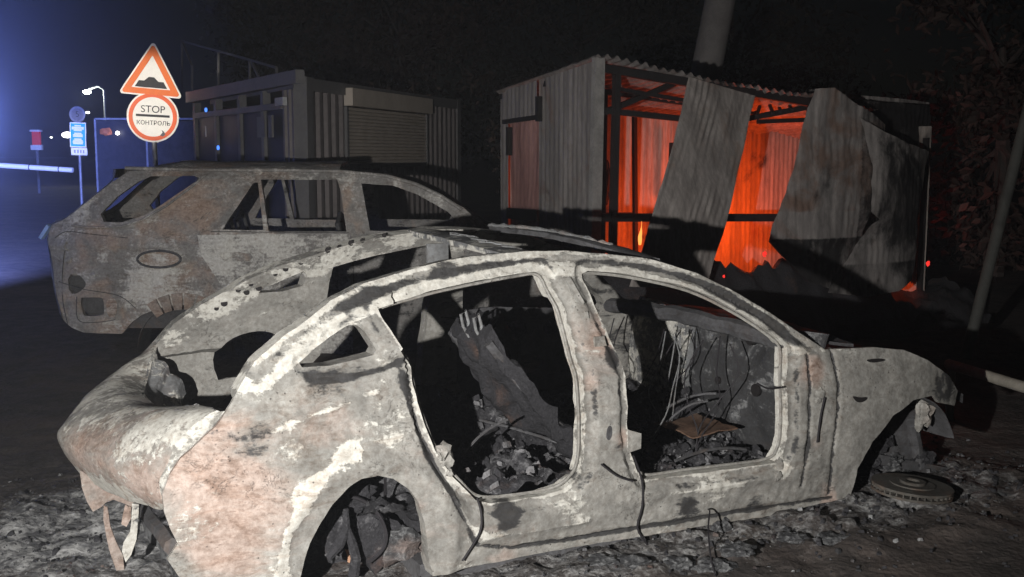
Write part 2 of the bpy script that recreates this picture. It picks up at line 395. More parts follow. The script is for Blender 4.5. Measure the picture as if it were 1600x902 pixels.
# ================================================================== the burnt saloon in front
ZS = [-.4, .07, .25, .45, .62, .80, 1.0, 1.15, 1.27, 1.36]
YS = [.82, .87, .905, .92, .905, .86, .76, .68, .60, .52]
def half(x, z): return float(np.interp(z, ZS, YS)) - .10*max(0, (-.15-x)/.7)**2 - .16*max(0, (x-2.6)/.9)**2
def S(*px): return [CAR.surf(a, b, half)[[0, 2]] for a, b in px]
saloon = empty('burnt_saloon_car', (CAR.X, CAR.Y, 0), CAR.yaw, 'burnt-out pale steel shell of a fastback saloon car in the foreground', 'car')
outline_px = [(1328,776),(1220,803),(1040,832),(860,862),(720,888),(676,900),(670,870),(664,815),(655,785),(640,765),(615,748),(590,743),(565,748),
  (545,762),(520,790),(500,820),(485,850),(475,880),(466,915),(455,960),(300,955),(283,905),(261,874),(278,851),(268,830),(257,800),(253,773),(266,741),(281,716),(297,703),(341,662),(372,610),
  (398,566),(440,528),(480,500),(517,470),(568,443),(619,428),(652,419),(703,406),(754,399),(821,393),(889,392),(990,401),(1018,405),(1089,427),(1136,450),(1204,489),(1271,535),
  (1291,547),(1364,543),(1414,547),(1448,562),(1482,588),(1496,611),(1492,634),(1466,629),(1457,617),(1428,626),(1397,650),(1364,690),(1340,732)]
rear_door_px = [(590,482),(640,468),(678,456),(744,441),(828,427),(847,425),(857,432),(866,453),(883,481),(894,520),(906,566),(916,600),(918,707),(916,728),(910,745),(889,767),(855,778),
  (771,789),(747,784),(733,770),(710,746),(683,706),(668,668),(655,630),(647,596),(645,575),(632,550),(612,518),(595,493)]
front_door_px = [(915,437),(915,429),(924,424),(984,429),(1069,446),(1116,464),(1177,498),(1224,532),(1235,545),(1233,602),(1234,687),(1230,705),(1220,724),(1161,733),(1060,746),(1030,751),(1012,751),(1000,738),
  (989,709),(984,667),(981,589),(974,569),(940,491)]
quarter_px = [(469,568),(474,575),(517,573),(586,556),(590,548),(571,518),(561,509),(548,508),(531,518),(494,545)]
OUT, H1, H2, H3 = S(*outline_px), S(*rear_door_px), S(*front_door_px), S(*quarter_px)
arch_c = S((575, 872))[0]
BL = [('r',400,780,.28,.22),('r',330,745,.2,.2),('r',540,655,.13,.14),('r',940,520,.09,.26),('r',925,600,.05,.22),('r',975,690,.05,.26),('r',1272,580,.09,.36),('r',1275,690,.06,.2),('r',1290,790,.09,.28),('r',470,640,.16,.14),
      ('r',350,860,.12,.2),('r',640,560,.07,.12),
      ('a',900,800,.14,.10),('a',1120,752,.14,.16),('a',640,445,.2,.12),('a',500,510,.2,.10),('a',800,408,.25,.10),('a',760,830,.12,.12),('a',300,830,.15,.16),('a',600,690,.14,.1),('a',460,700,.10,.14),('a',700,740,.06,.12),('a',1225,735,.05,.3),
      ('s',795,806,.055,.50),('s',1075,790,.08,.30),('s',905,750,.05,.22),('s',958,560,.05,.34),('s',945,505,.03,.2),('s',700,416,.1,.2),('s',560,455,.10,.12),('s',1130,462,.16,.12),('s',1225,520,.10,.16),('s',1480,600,.16,.24),('s',1260,700,.07,.14),
      ('s',1345,640,.12,.06),('s',390,700,.10,.16),('s',500,600,.12,.10),('s',965,700,.03,.28),('s',1180,790,.07,.2)]
BLOB = [(k, *S((a, b))[0], r, v) for k, a, b, r, v in BL]
def segs(P, closed=False):
    P = np.array(P, float); A = P if closed else P[:-1]; B = np.roll(P, -1, 0) if closed else P[1:]; return A, B - A
def sdist(x, z, sg):
    A, D = sg; t = np.clip(((x-A[:,0])*D[:,0] + (z-A[:,1])*D[:,1])/(D[:,0]**2 + D[:,1]**2 + 1e-12), 0, 1)
    return float(np.sqrt(((x-A[:,0]-t*D[:,0])**2 + (z-A[:,1]-t*D[:,1])**2).min()))
i0, i1 = outline_px.index((398,566)), outline_px.index((1291,547))
SG_ROOF, SG_H = segs(OUT[i0:i1+1]), [segs(h, True) for h in (H1, H2)]; SG_Q = segs(H3, True)
GROOVES = [segs(S(*g)) for g in ([(637,590),(642,632),(658,676),(686,735),(716,795),(744,851),(800,856),(900,842),(1040,818),(1200,792),(1300,778)], [(480,590),(540,592),(600,578),(636,560)],
           [(1302,552),(1312,600),(1308,660),(1300,720),(1296,772)], [(1262,556),(1266,620),(1262,690),(1252,760)])]
RIDGE = [segs(S(*g)) for g in ([(300,712),(380,690),(460,660),(540,632),(590,612)], [(700,760),(730,820),(760,838),(850,828),(920,815)], [(1010,775),(1100,765),(1200,748)])]
_dc = {}
def dists(x, z):
    k = (round(x, 5), round(z, 5))
    if k not in _dc: _dc[k] = (sdist(x, z, SG_ROOF), min(sdist(x, z, g) for g in SG_H), min(sdist(x, z, g) for g in GROOVES), sdist(x, z, SG_Q), min(sdist(x, z, g) for g in RIDGE))
    return _dc[k]
def side_mask(x, z):
    m = {'r': 0., 's': 0., 'a': 0.}
    for k, bx, bz, r, v in BLOB: m[k] += v*math.exp(-((x-bx)**2 + (z-bz)**2)/r**2)
    d = math.hypot(x - arch_c[0], (z - arch_c[1])*.8)
    if x < arch_c[0] - .02 and z > .12: m['a'] += .29*math.exp(-((d-.335 + .03*fbm((x*9, z*9, 3)))/.034)**2)
    dr, dh, dg, dq, dd = dists(x, z); wob = fbm((x*5, z*5, 11))
    if z > .80:
        st = dr + .012*wob
        m['a'] += .26*math.exp(-((st-.085)/.028)**2) + .20*math.exp(-((st-.008)/.012)**2); m['r'] -= .12*(dr < .14)
        m['s'] += (.30*math.exp(-((st-.038)/.016)**2))*(.45 + .9*max(0, fbm((x*2.2, 5, 0)) + .25))
    m['a'] += .20*math.exp(-(dh/.012)**2) + .14*math.exp(-((dd)/.012)**2); m['s'] += .16*math.exp(-((dh-.045)/.014)**2)*(1 + wob) + .34*math.exp(-(dg/.010)**2)
    m['s'] += .10*math.exp(-((dq-.02)/.02)**2)
    if .72 < z < 1.0 and x < .3: m['s'] += .10*max(0, wob + .2); m['a'] += .10*max(0, -wob)
    if x > 1.9: m['s'] += .01; m['a'] -= .02
    if x > 2.45: m['r'] -= .12
    return m['r'], m['s'], m['a']
def thick_near(x, z):
    if z > 1.12: return (0, .105, -.012)
    if x > 2.45: return (0, .02, 0)
    if x < .30 and z < .86: return (0, .016 + .05*max(0, min(1, (x-.2)/.1)), 0)
    return (0, .085, 0)
def bulge(x, z):      # heat-warped panels, the wheel-arch lip and a feature line along the shoulder
    b = .010*fbm((x*2.1, z*2.1, 1.3)) + .004*fbm((x*7, z*7, 4))
    d = math.hypot(x - arch_c[0], z - arch_c[1]); b += .018*math.exp(-((d-.36)/.035)**2)
    dr, dh, dg, dq, dd = dists(x, z)
    if x > .25: b -= .024*max(0., min(1., (.052-dh)/.022))
    b -= .012*math.exp(-((dr-.038)/.012)**2)*(z > .8) + .013*math.exp(-(dg/.008)**2) - .008*math.exp(-(dd/.012)**2)
    b -= .014*max(0., min(1., (.030-dq)/.014))
    b += .0045*fbm((x*22, z*22, 6), 3)*(1 if (z > .75 or x > .9) and x < 2.35 else .3)
    return b
side = shell('body_side', OUT, [H1, H2, H3], .0135, lambda x, z: (x, -half(x, z) - bulge(x, z), z), thick_near, M['car'], saloon, .004, side_mask)
side['label'] = 'near flank with both door openings, pale ash, tan rust and soot'
# raised flanges round the door openings (the weather-strip lip)
def lip(name, loop, mat, w=.007, inset=.055):
    L = resample(smooth_poly(loop, 2), .03); V = []
    c = np.mean(np.array(L), 0)
    for p in L:
        q = p + (c - p)/np.linalg.norm(c - p)*.013
        V.append((q[0], -half(q[0], q[1]) + inset + .004*fbm((q[0]*12, q[1]*12, 0)), q[1]))
    V.append(V[0]); return MB().tube(V, w, 6, False).build(name, mat, saloon)
lip('door_seal_flange', H1, M['car']); lip('door_seal_flange', H2, M['car'])

# far flank: same body, sagged a little differently by the heat
def far_z(x, z): return z + (float(np.interp(x, [-.4, .2, .6, .95, 1.6, 2.4], [-.055, -.02, .02, .045, .04, .01])) if z > .6 else 0)
FQ = [CAR.plane(a, b, .66)[[0, 2]] for a, b in [(402,457),(410,446),(440,430),(466,418),(473,424),(470,446),(440,455)]]
FQ = [np.array([p[0], p[1] - (far_z(p[0], 1.1) - 1.1)]) for p in FQ]
far_mask = lambda x, z: (-.14, -.02 + .14*(x > 1.1) + .05*(x > .9)*(z < 1.1), (.16 if dists(x, z)[0] < .12 and z > .8 else .02)*(x < 1.3))
H1f = [np.array([max(p[0], .43), p[1]]) if p[1] > .66 else p for p in H1]
FA = smooth_poly([CAR.plane(a, b, .66)[[0, 2]] for a, b in [(346,566),(350,542),(366,524),(390,514),(416,512),(440,520),(452,536),(430,566),(400,600),(362,606)]], 1)
shell('body_side', OUT, [H1f, H2, FQ, FA], .03, lambda x, z: (x, half(x, z) + .006*fbm((x*3, z*3, 9)), far_z(x, z)), lambda x, z: (0, -.085 if z > .8 or x > .3 else -.02, -.012 if z > 1.12 else 0),
      M['car'], saloon, .003, far_mask)
# punched holes along the far roof rail
for px, py in [(372,453),(392,444),(404,450),(430,428),(446,420),(470,410),(498,398),(512,391),(530,386),(548,380),(566,376),(600,368),(385,457),(350,474),(338,482)]:
    p = CAR.plane(px, py, .55)
    for _ in range(20): p = CAR.plane(px, py, .5*p[1] + .5*(half(p[0], p[2] - far_z(p[0], 1.2) + 1.2) - .088))
    MB().disc((p[0], p[1]+.001, p[2]), .011 + .007*random.random(), .005, (0,-1,0), 10).build('punched_hole', M['blk'], saloon)

# boot lid
LS = {-.72: [(-.47,.80),(-.56,.75),(-.63,.67),(-.68,.58),(-.68,.50),(-.65,.45)], -.60: [(-.48,.79),(-.59,.76),(-.68,.69),(-.73,.59),(-.73,.50),(-.68,.43)],
      -.40: [(-.50,.755),(-.63,.74),(-.74,.68),(-.81,.585),(-.80,.50),(-.74,.41)], -.10: [(-.56,.70),(-.68,.715),(-.80,.67),(-.885,.58),(-.88,.50),(-.82,.40)],
      .10: [(-.57,.685),(-.69,.71),(-.81,.67),(-.92,.575),(-.91,.50),(-.855,.41)], .30: [(-.56,.685),(-.67,.715),(-.79,.68),(-.87,.58),(-.87,.50),(-.82,.41)],
      .50: [(-.52,.70),(-.61,.73),(-.71,.69),(-.79,.58),(-.79,.49),(-.75,.42)], .64: [(-.46,.78),(-.54,.765),(-.63,.70),(-.69,.58),(-.69,.48),(-.66,.42)],
      .74: [(-.42,.82),(-.48,.78),(-.54,.70),(-.58,.58),(-.58,.48),(-.55,.42)]}
ys = sorted(LS); rows = np.array([[(x, y, z) for x, z in catmull(LS[y], 34)] for y in ys]); rows = np.array([[np.array(p) for p in r] for r in rows])
G = np.stack([catmull(rows[:, j], 52) for j in range(rows.shape[1])], 1)
for i in range(G.shape[0]):
    for j in range(G.shape[1]):
        p = G[i, j]; n = .010*fbm((p[0]*2.4, p[1]*2.4, p[2]*2.4+5)) + .003*fbm(tuple(p*9)); p[0] -= n; p[2] += n
        if j > 30: p[2] += .012*fbm((p[1]*14, 2, 0))*(j-30)/3
lid_at = {'rust': [], 'soot': [], 'ash': []}
for p in G.reshape(-1, 3):
    low = max(0, min(1, (.70 - p[2])/.14))
    lid_at['rust'].append(.02 + .17*low); lid_at['soot'].append(-.10 + .12*math.exp(-((p[2]-.60)/.05)**2)*(p[1] < .2)); lid_at['ash'].append(.10*(1-low) + .05 + .22*max(0, (.50-p[2])/.08))
grid_obj('boot_lid', G, M['car'], saloon, (.014, 0, -.006), lid_at)['label'] = 'smooth rounded boot lid with tan rust'
# gutter between lid and quarter panel
edge = catmull([np.array([a[0], -half(*a)+.004, a[1]]) for a in S((372,610),(341,662),(297,703),(266,741),(253,773))], 30)
lidedge = G[0, np.linspace(0, 27, 30).astype(int)]
GG = np.stack([edge*(1-t) + lidedge*t + np.array([.012, 0, -.030])*math.sin(math.pi*t) for t in np.linspace(0.0, 1.0, 9)], 1)
for r in GG.reshape(-1, 3): r += .006*fbm(tuple(r*11))
at = {'rust': [-.05]*GG.shape[0]*9, 'soot': [.16*math.sin(math.pi*(k % 9)/8) for k in range(GG.shape[0]*9)], 'ash': [.14]*GG.shape[0]*9}
grid_obj('boot_gutter', GG, M['car'], saloon, (.01, 0, -.01), at)
# rear glass aperture: crinkled frame below the missing window, dark boot cavity and shelf
ap = G[:-4, 0]
def ring(off, drop): return np.array([p + np.array([off[0]*(1 if abs(p[1]) < .5 else .8), -off[1]*p[1], -drop]) for p in ap])
AP = np.stack([ap, ring((.02,.02), .035), ring((.06,.05), .05), ring((.075,.07), .10), ring((.13,.11), .12), ring((.15,.13), .19)], 1)
AP = np.stack([catmull(AP[i], 16) for i in range(len(AP))], 0)
for p in AP.reshape(-1, 3): p += np.array([.009*fbm(tuple(p*17)), .006*fbm(tuple(p*15+3)), .009*fbm(tuple(p*19+7))])
n = AP.shape[0]*AP.shape[1]
grid_obj('rear_window_frame', AP, M['car_in'], saloon, (.01, 0, -.01), {'rust': [-.2]*n, 'soot': [-.02]*n, 'ash': [.08]*n})
def hfield(name, x0, x1, y0, y1, zf, mat, parent, step=.03, attr=None, thick=None):
    X, Y = np.arange(x0, x1+1e-6, step), np.arange(y0, y1+1e-6, step)
    P = [[(x, y, zf(x, y)) for y in Y] for x in X]
    return grid_obj(name, P, mat, parent, thick, {'ash': [attr(x, y) if attr else 0 for x in X for y in Y]}, 60)
hfield('boot_floor', -.62, .25, -.64, .64, lambda x, y: .30 + .05*fbm((x*5, y*5, 3)) + .03*fbm((x*17, y*17, 3)), M['char'], saloon)
hfield('parcel_shelf', -.34, .12, -.56, .45, lambda x, y: .56 + .16*(x+.1) + .015*fbm((x*6, y*6, 8)) + .010*fbm((x*20, y*20, 8)), M['char'], saloon, .025, lambda x, y: .02, (0,0,-.012))

# roof cross-members
def cross(name, a, b, w, h, arch, mat, at, fins=0):
    a, b = np.array(a), np.array(b); P = []
    for t in np.linspace(0, 1, 40):
        c = a*(1-t) + b*t; c[2] += arch*math.sin(math.pi*t) + .004*fbm((t*9, 0, 0))
        P.append([c + np.array([dx, 0, dz]) for dx, dz in [(-w/2, -h/2), (-w/2, h/2*.6), (-w*.2, h/2), (w*.2, h/2), (w/2, h/2*.6), (w/2, -h/2), (-w/2, -h/2)]])
    o = grid_obj(name, P, mat, saloon, None, {'rust': [at[0]]*280, 'soot': [at[1]]*280, 'ash': [at[2]]*280}, 30)
    for k in range(fins):
        t = .36 + .60*k/fins; c = a*(1-t) + b*t; c[2] += arch*math.sin(math.pi*t)
        L = -.03 - .04*random.random()
        MB().bar(c + np.array([w*.3, 0, .012]), c + np.array([w*.3 + L, -.012, .016 + .010*random.random()]), .054, .006).build('roof_rib', mat, o)
cross('roof_cross_bar', (.90, .58, 1.335), (.88, -.56, 1.30), .16, .030, .005, M['car_in'], (-.2, -.1, .12), 11)
cross('windscreen_header', (1.36, .58, 1.335), (1.56, -.57, 1.245), .10, .03, .03, M['sooty'], (-.1, .05, -.05))
V = []
MB().tube([np.array((1.31, .58, 1.352)) * (1-t) + np.array((1.52, -.30, 1.300))*t + np.array((0, 0, .022*math.sin(math.pi*t) + .006*fbm((t*20, 1, 0)))) for t in np.linspace(0, 1, 30)],
          [max(.002, .012*(.75 + .9*fbm((k*.9, 0, 0)))) for k in range(30)], 6).build('header_flange', M['car_in'], saloon)
MB().box((.92, .515, 1.16), (1.04, .53, 1.27)).build('roof_bracket', M['car_in'], saloon)

# cabin: floor, fire wall, dash beam, seats
floor_z = lambda x, y: .27 + .10*max(0, min(1, (y+.3)/.5)) + .12*max(0, min(1, (1.3-x)/.25))*(.6 + .8*fbm((x*4, y*4, 12))) + .05*fbm((x*3, y*3, 0)) + .035*fbm((x*9, y*9, 2)) + .018*fbm((x*25, y*25, 2)) + .10*math.exp(-(y/.14)**2)
hfield('cabin_floor', .1, 2.5, -.84, .84, floor_z, M['char'], saloon, .022, lambda x, y: .01 + .05*math.exp(-((y+.45)/.3)**2))
FW = []
for y in np.arange(-.84, .80, .03):
    FW.append([(2.40 - .10*math.sin(math.pi*min(1, max(0, (z-.15)/.8))) - .05*math.cos(y*2) + .03*fbm((y*4, z*4, 0)) + .05*(y > .05) , y, z) for z in np.arange(.10, .90, .03)])
fwa = [(y, z) for y in np.arange(-.84, .80, .03) for z in np.arange(.10, .90, .03)]
grid_obj('fire_wall', FW, M['car_in'], saloon, (.012, 0, 0), {'rust': [-.1 + .18*(z < .3) for y, z in fwa], 'soot': [.22*(y < .12) - .06*(y > .15) for y, z in fwa], 'ash': [.14*(y > .15) - .12*(y < .1) for y, z in fwa]})
db = [np.array((2.20, y, .84 + .012*fbm((y*6, 1, 0)) + .03*(1 - (y/.8)**2))) for y in np.linspace(-.80, .76, 24)]
MB().tube(db, [.045 + .012*fbm((k*.7, 3, 0)) for k in range(24)], 8).build('dash_beam', M['sooty'], saloon)
hfield('cowl_panel', 2.22, 2.62, -.80, .76, lambda x, y: .86 + .05*(1-(y/.8)**2) - .12*(x-2.2) + .012*fbm((x*8, y*8, 0)), M['sooty'], saloon, .035, None, (0, 0, -.015))
for (px, py, yy, rr) in [(1188,528,-.45,.035),(1212,606,-.5,.032),(1066,545,.2,.03),(1085,562,.15,.022),(1160,590,-.2,.02)]:
    p = CAR.plane(px, py, yy); MB().disc((2.262, p[1], p[2]), rr, .012, (-1,0,0), 14).build('grommet_hole', M['blk'], saloon)
def seat_back(y0, y1, base, top, name_mat, seed):
    b, t = np.array(base), np.array(top); P = []
    for u in np.linspace(0, 1, 34):
        row = []
        for v in np.linspace(0, 1, 22):
            c = b*(1-u) + t*u; w = .045*fbm((u*3, v*3, seed)) + .02*fbm((u*11, v*11, seed)) + .012*math.sin(v*math.pi*3)*(.6-abs(u-.5)) - .05*math.sin(u*math.pi)
            shrink = 1 - .28*max(0, u-.72)/.28
            y = (y0+y1)/2 + (y1-y0)*(v-.5)*shrink
            row.append((c[0] + w*.8, y, c[1] + w))
        P.append(row)
    o = grid_obj('seat_back', P, M['char'], saloon, (.035, 0, .05), {'ash': [-.12]*(34*22)})
    for s in ((.32, .58) if y0 < 0 else ()):
        yy = y0 + (y1-y0)*s; MB().tube([(t[0]+.03, yy, t[1]-.02), (t[0]+.0, yy, t[1]+.03), (t[0]-.012, yy, t[1]+.085), (t[0]+.012, yy, t[1]+.10), (t[0]+.026, yy, t[1]+.05), (t[0]+.03, yy, t[1]-.01)], .007, 7).build('headrest_post', M['car_in'], o)
    for s in (0.02, .98):
        yy = y0 + (y1-y0)*s; MB().tube([(b[0]*(1-u)+t[0]*u - .02, yy + (.5-s)*.12*u, b[1]*(1-u)+t[1]*u + .03 - .05*math.sin(u*math.pi)) for u in np.linspace(0, .95, 10)], .022, 7).build('seat_side_tube', M['sooty'], o)
    return o
seat_back(-.62, -.12, (1.36, .26), (.72, .94), 'char', 1.0)
seat_back(.14, .62, (1.50, .28), (1.14, .86), 'char', 6.0)
for y0, sd in ((-.62, 2), (.12, 9)):
    hfield('seat_pan', 1.30, 1.80, y0, y0+.5, lambda x, y, s=sd: .27 + .04*fbm((x*6, y*6, s)) + .02*fbm((x*19, y*19, s)), M['char'], saloon, .028, lambda x, y: -.04, (0, 0, -.05))
hfield('rear_bench', .32, .78, -.66, .66, lambda x, y: .26 + .05*fbm((x*5, y*5, 4)) + .025*fbm((x*17, y*17, 4)), M['char'], saloon, .028, lambda x, y: .0, (0, 0, -.05))
# crossed frame tubes of the rear bench and loose bars
for (a, b, r) in [((.62,-.5,.28),(.98,-.15,.30),.008),((.55,-.62,.32),(.80,-.60,.46),.006),((.75,.3,.33),(1.2,-.5,.26),.007),((1.9,-.2,.30),(2.05,-.45,.42),.007),((1.84,-.33,.28),(1.96,-.5,.40),.006),((1.62,-.7,.2),(2.1,-.62,.17),.008)]:
    MB().tube([np.array(a)*(1-t) + np.array(b)*t + np.array((0,0,.13 + .03*math.sin(3*t))) for t in np.linspace(0,1,6)], r, 6).build('seat_tube', M['sooty'], saloon)
PL = [[(x, y, .375 + .05*(x-1.9) + .012*fbm((x*9, y*9, 0))) for y in np.arange(-.52, -.18, .03)] for x in np.arange(1.86, 2.14, .03)]
npl = len(PL)*len(PL[0]); grid_obj('rusty_floor_plate', PL, M['disc'], saloon, (0, 0, -.006), {'rust': [.3]*npl, 'soot': [-.1]*npl, 'ash': [-.2]*npl})
# loose wires and bare seat springs in the cabin
for k in range(12):
    y = random.uniform(-.7, .6); x = random.uniform(1.95, 2.18); z = .82; P = [(x, y, z)]
    for q_ in range(4): x += random.uniform(-.12, .04); y += random.uniform(-.10, .10); z -= random.uniform(.10, .17); P.append((x, y, max(z, .2)))
    MB().tube(catmull(P, 14), .0035, 5).build('cabin_wire', M['wire'] if k % 3 else M['car_in'], saloon)
for k in range(16):
    cx_, cy_ = (random.uniform(1.34, 1.76), random.uniform(-.58, -.16)) if k < 9 else (random.uniform(.4, .74), random.uniform(-.6, .2)); hs_ = random.uniform(.06, .10); tl = random.uniform(-.03, .03)
    MB().tube([(cx_ + .026*math.cos(a) + tl*a/20, cy_ + .026*math.sin(a), .38 + hs_*a/25) for a in np.linspace(0, 25, 44)], .003, 4).build('seat_spring', M['sooty'], saloon)
# far front door left hanging in its frame: inner skin with cut-outs
DH = lambda cx, cz, rx, rz: [(cx + rx*math.cos(a), cz + rz*math.sin(a)) for a in np.linspace(0, 2*math.pi, 14)[:-1]]
shell('far_door_skin', [(1.30,.12),(2.18,.12),(2.22,.62),(2.12,.80),(1.84,.84),(1.46,.87),(1.27,.86),(1.22,.7)], [DH(1.62,.72,.07,.06), DH(1.86,.72,.055,.05), DH(1.72,.52,.09,.06), DH(2.0,.55,.06,.08), DH(1.50,.52,.05,.08)], .03,
      lambda x, z: (x, .86 - .22*max(0, z-.75) + .025*fbm((x*4, z*4, 7)), z), lambda x, z: (0, .014, 0), M['sooty'], saloon, .008, lambda x, z: (-.1, .06, -.02))

# B-pillar: plates, slots, belt anchor; hinges, latch; all stand proud of the pillar
def on_side(px, py, out=.0): p = CAR.surf(px, py, half); return np.array([p[0], p[1] - out - bulge(p[0], p[2]), p[2]])
def patch(name, pxs, out, th, mat):
    P = [on_side(a, b, out) for a, b in (smooth_poly(pxs, 2) if name.endswith(('slot', 'hole')) else pxs)]; n = len(P); Q = [p + np.array([0, th, 0]) for p in P]
    return MB().add(P + Q, [tuple(range(n))[::-1], tuple(range(n, 2*n))] + [(i, (i+1) % n, (i+1) % n + n, i + n) for i in range(n)]).build(name, mat, saloon, False)
patch('pillar_slot_plate', [(880,434),(889,433),(911,472),(909,476),(898,472)], .014, .012, M['car'])
patch('pillar_clip', [(913,487),(917,486),(918,497),(914,497)], .012, .01, M['car'])
patch('belt_anchor_plate', [(925,526),(944,525),(945,540),(926,541)], .016, .012, M['car'])
patch('pillar_slot', [(948,667),(955,664),(957,678),(953,690),(948,685)], .004, .006, M['sooty'])
patch('hinge_plate', [(983,672),(998,676),(999,700),(984,706)], .030, .02, M['car'])
patch('fender_hole', [(1330,618),(1345,622),(1358,620),(1352,628),(1340,630)], .004, .006, M['blk'])
patch('fender_hole', [(1352,562),(1380,560),(1386,564),(1362,568)], .004, .006, M['blk'])
for px, py, r, s in [(698,706,.032,1),(704,722,.030,2),(692,716,.022,3),(707,742,.018,4)]:
    p = on_side(px, py, .02); lump('latch_remnant', p + np.array([.0, .03, 0]), r, M['car'], saloon, .6, s, 2)
for px, py, r, s in [(1282,616,.026,6),(1278,625,.018,7),(1222,728,.030,8),(1214,742,.022,9)]:
    lump('hinge_remnant', on_side(px, py, .0), r, M['car'], saloon, .6, s, 2, (1,.5,1))
# wires hanging out of the shell
for pts in [[(936,724),(960,742),(984,750)], [(745,778),(750,800),(745,825),(733,850),(716,872)], [(990,712),(1004,752),(1000,790),(992,822),(1004,845),(1018,862)], [(1283,620),(1276,650),(1272,690)], [(1178,598),(1196,606),(1218,604)]]:
    P = [on_side(a, b, .022) for a, b in pts]; MB().tube(catmull(P, 16), .0045, 5).build('hanging_wire', M['wire'], saloon)

# rear wheel well: liner, knuckle, arms and cable
WH = []
for a in np.linspace(-.25, math.pi + .25, 30):
    WH.append([(arch_c[0] + (.36 + .012*fbm((a*3, y*6, 0)))*math.cos(a), y, arch_c[1] - .02 + (.345 + .012*fbm((a*3, y*6, 4)))*math.sin(a)) for y in np.linspace(-.86, -.42, 14)])
nn = 30*14; grid_obj('wheel_house', WH, M['sooty'], saloon, (0, 0, .008), {'rust': [-.1]*nn, 'soot': [-.12]*nn, 'ash': [-.1]*nn})
IW = [[(x, -.46 + .03*fbm((x*6, z*6, 0)), z) for z in np.arange(-.02, .56, .03)] for x in np.arange(arch_c[0]-.38, arch_c[0]+.40, .03)]
nn = len(IW)*len(IW[0]); grid_obj('wheel_house_wall', IW, M['char'], saloon, (0, .01, 0), {'ash': [.0]*nn})
Wp = lambda px, py, y=-.70: CAR.plane(px, py, y)
MB().tube([Wp(540,795), Wp(541,825), Wp(530,850), Wp(512,872)], [.012,.018,.024,.018], 8).build('suspension_arm', M['char'], saloon)
MB().tube([Wp(541,822), Wp(551,850), Wp(556,872), Wp(552,900)], [.014,.02,.022,.024], 8).build('suspension_arm', M['char'], saloon)
lump('wheel_knuckle', Wp(588,840,-.62), .10, M['char'], saloon, .55, 4, 3, (1,.5,1.1)); lump('wheel_knuckle', Wp(520,830,-.66), .07, M['char'], saloon, .5, 12, 3, (.8,.5,1.5))
lump('wheel_knuckle', Wp(550,778,-.62), .06, M['char'], saloon, .6, 14, 3, (1.5,.6,.8)); lump('wheel_knuckle', Wp(628,852,-.66), .08, M['ash'], saloon, .6, 16, 3, (1.2,.5,.8))
MB().tube(catmull([Wp(548,776), Wp(570,784), Wp(592,805), Wp(603,832), Wp(600,855), Wp(585,872), Wp(574,880)], 24), .008, 6).build('brake_cable', M['wire'], saloon)
MB().tube(catmull([Wp(602,745,-.80), Wp(602,775,-.7), Wp(606,800,-.68)], 10), .006, 5).build('brake_cable', M['wire'], saloon)
# front wheel well: strut, tower, molten alloy
FWc = S((1425, 700))[0]
WF = []
for a in np.linspace(.3, math.pi + .1, 22):
    WF.append([(3.0 + .36*math.cos(a), y, .14 + .36*math.sin(a) + .01*fbm((a*3, y*6, 4))) for y in np.linspace(-.80, -.42, 10)])
grid_obj('front_wheel_house', WF, M['sooty'], saloon, (0, 0, .008), {'rust': [-.1]*220, 'soot': [0]*220, 'ash': [-.1]*220})
lump('molten_alloy_strut', CAR.plane(1444, 645, -.74), .055, M['car'], saloon, .5, 21, 3, (.9,.7,1.35)); lump('molten_alloy_strut', CAR.plane(1436, 662, -.74), .03, M['car'], saloon, .5, 22, 2, (.8,.8,1.5))
MB().tube([CAR.plane(1424, 660, -.66), CAR.plane(1430, 690, -.62), CAR.plane(1434, 730, -.62)], [.03,.035,.04], 8).build('strut', M['sooty'], saloon)
MB().bar(CAR.plane(1350, 712, -.60), CAR.plane(1470, 735, -.60), .10, .05).build('lower_arm', M['sooty'], saloon)
for k, (px, py, r) in enumerate([(1372,690,.07),(1392,722,.06),(1350,742,.06),(1410,742,.05),(1440,715,.06),(1462,742,.06),(1365,722,.05)]):
    lump('burnt_suspension_lump', CAR.plane(px, py, -.62), r, M['ash'] if k % 2 else M['char'], saloon, .6, 30+k, 3, (1.3,.8,.7))
HB = [[(x, y, .70 - .08*(x-2.6) - .13*(y/.75)**2 + .02*fbm((x*5, y*5, 1)) - .9*max(0, x-3.25)**2) for y in np.arange(-.74, .75, .05)] for x in np.arange(2.62, 3.5, .05)]
nn = len(HB)*len(HB[0]); grid_obj('engine_bay_debris', HB, M['sooty'], saloon, (0, 0, -.05), {'rust': [0]*nn, 'soot': [.12]*nn, 'ash': [-.1]*nn})
MB().box((3.05, -.62, .05), (3.30, .62, .40)).build('front_cross_member', M['sooty'], saloon)
MB().box((.3, -.80, .015), (2.5, .80, .10)).build('underbody', M['sooty'], saloon)

# torn bumper remains below the boot lid
def skin(name, pxs, y, mat, curl=.0, th=.006, masks=(.12, -.2, .02)):
    poly = [CAR.plane(a, b, y)[[0, 2]] for a, b in pxs]; x0 = min(p[0] for p in poly)
    # the sheet runs across the car: depth grows with the distance from its leading edge
    return shell(name, poly, [], .02, lambda x, z: (x, y + curl*math.sin((x-x0)*9) + .012*fbm((x*8, z*8, 2)), z), lambda x, z: (.003, th, 0), mat, saloon, .003, lambda x, z: masks)
skin('bumper_skirt', [(124,734),(150,752),(186,776),(212,788),(214,800),(196,792),(180,786),(168,790),(160,796),(146,802),(136,785),(128,762)], -.10, M['car'], .05, .008, (.16, -.25, .05))
skin('bumper_strip', [(162,790),(168,794),(172,822),(182,848),(194,872),(196,896),(184,898),(174,870),(166,838),(161,812)], -.14, M['car'], .04, .008, (.26, -.25, -.1))
skin('bumper_strip', [(208,790),(219,792),(219,815),(214,845),(205,868),(196,880),(190,862),(193,848),(204,832),(207,815)], -.30, M['car_in'], .04, .008, (-.2, -.2, .2))
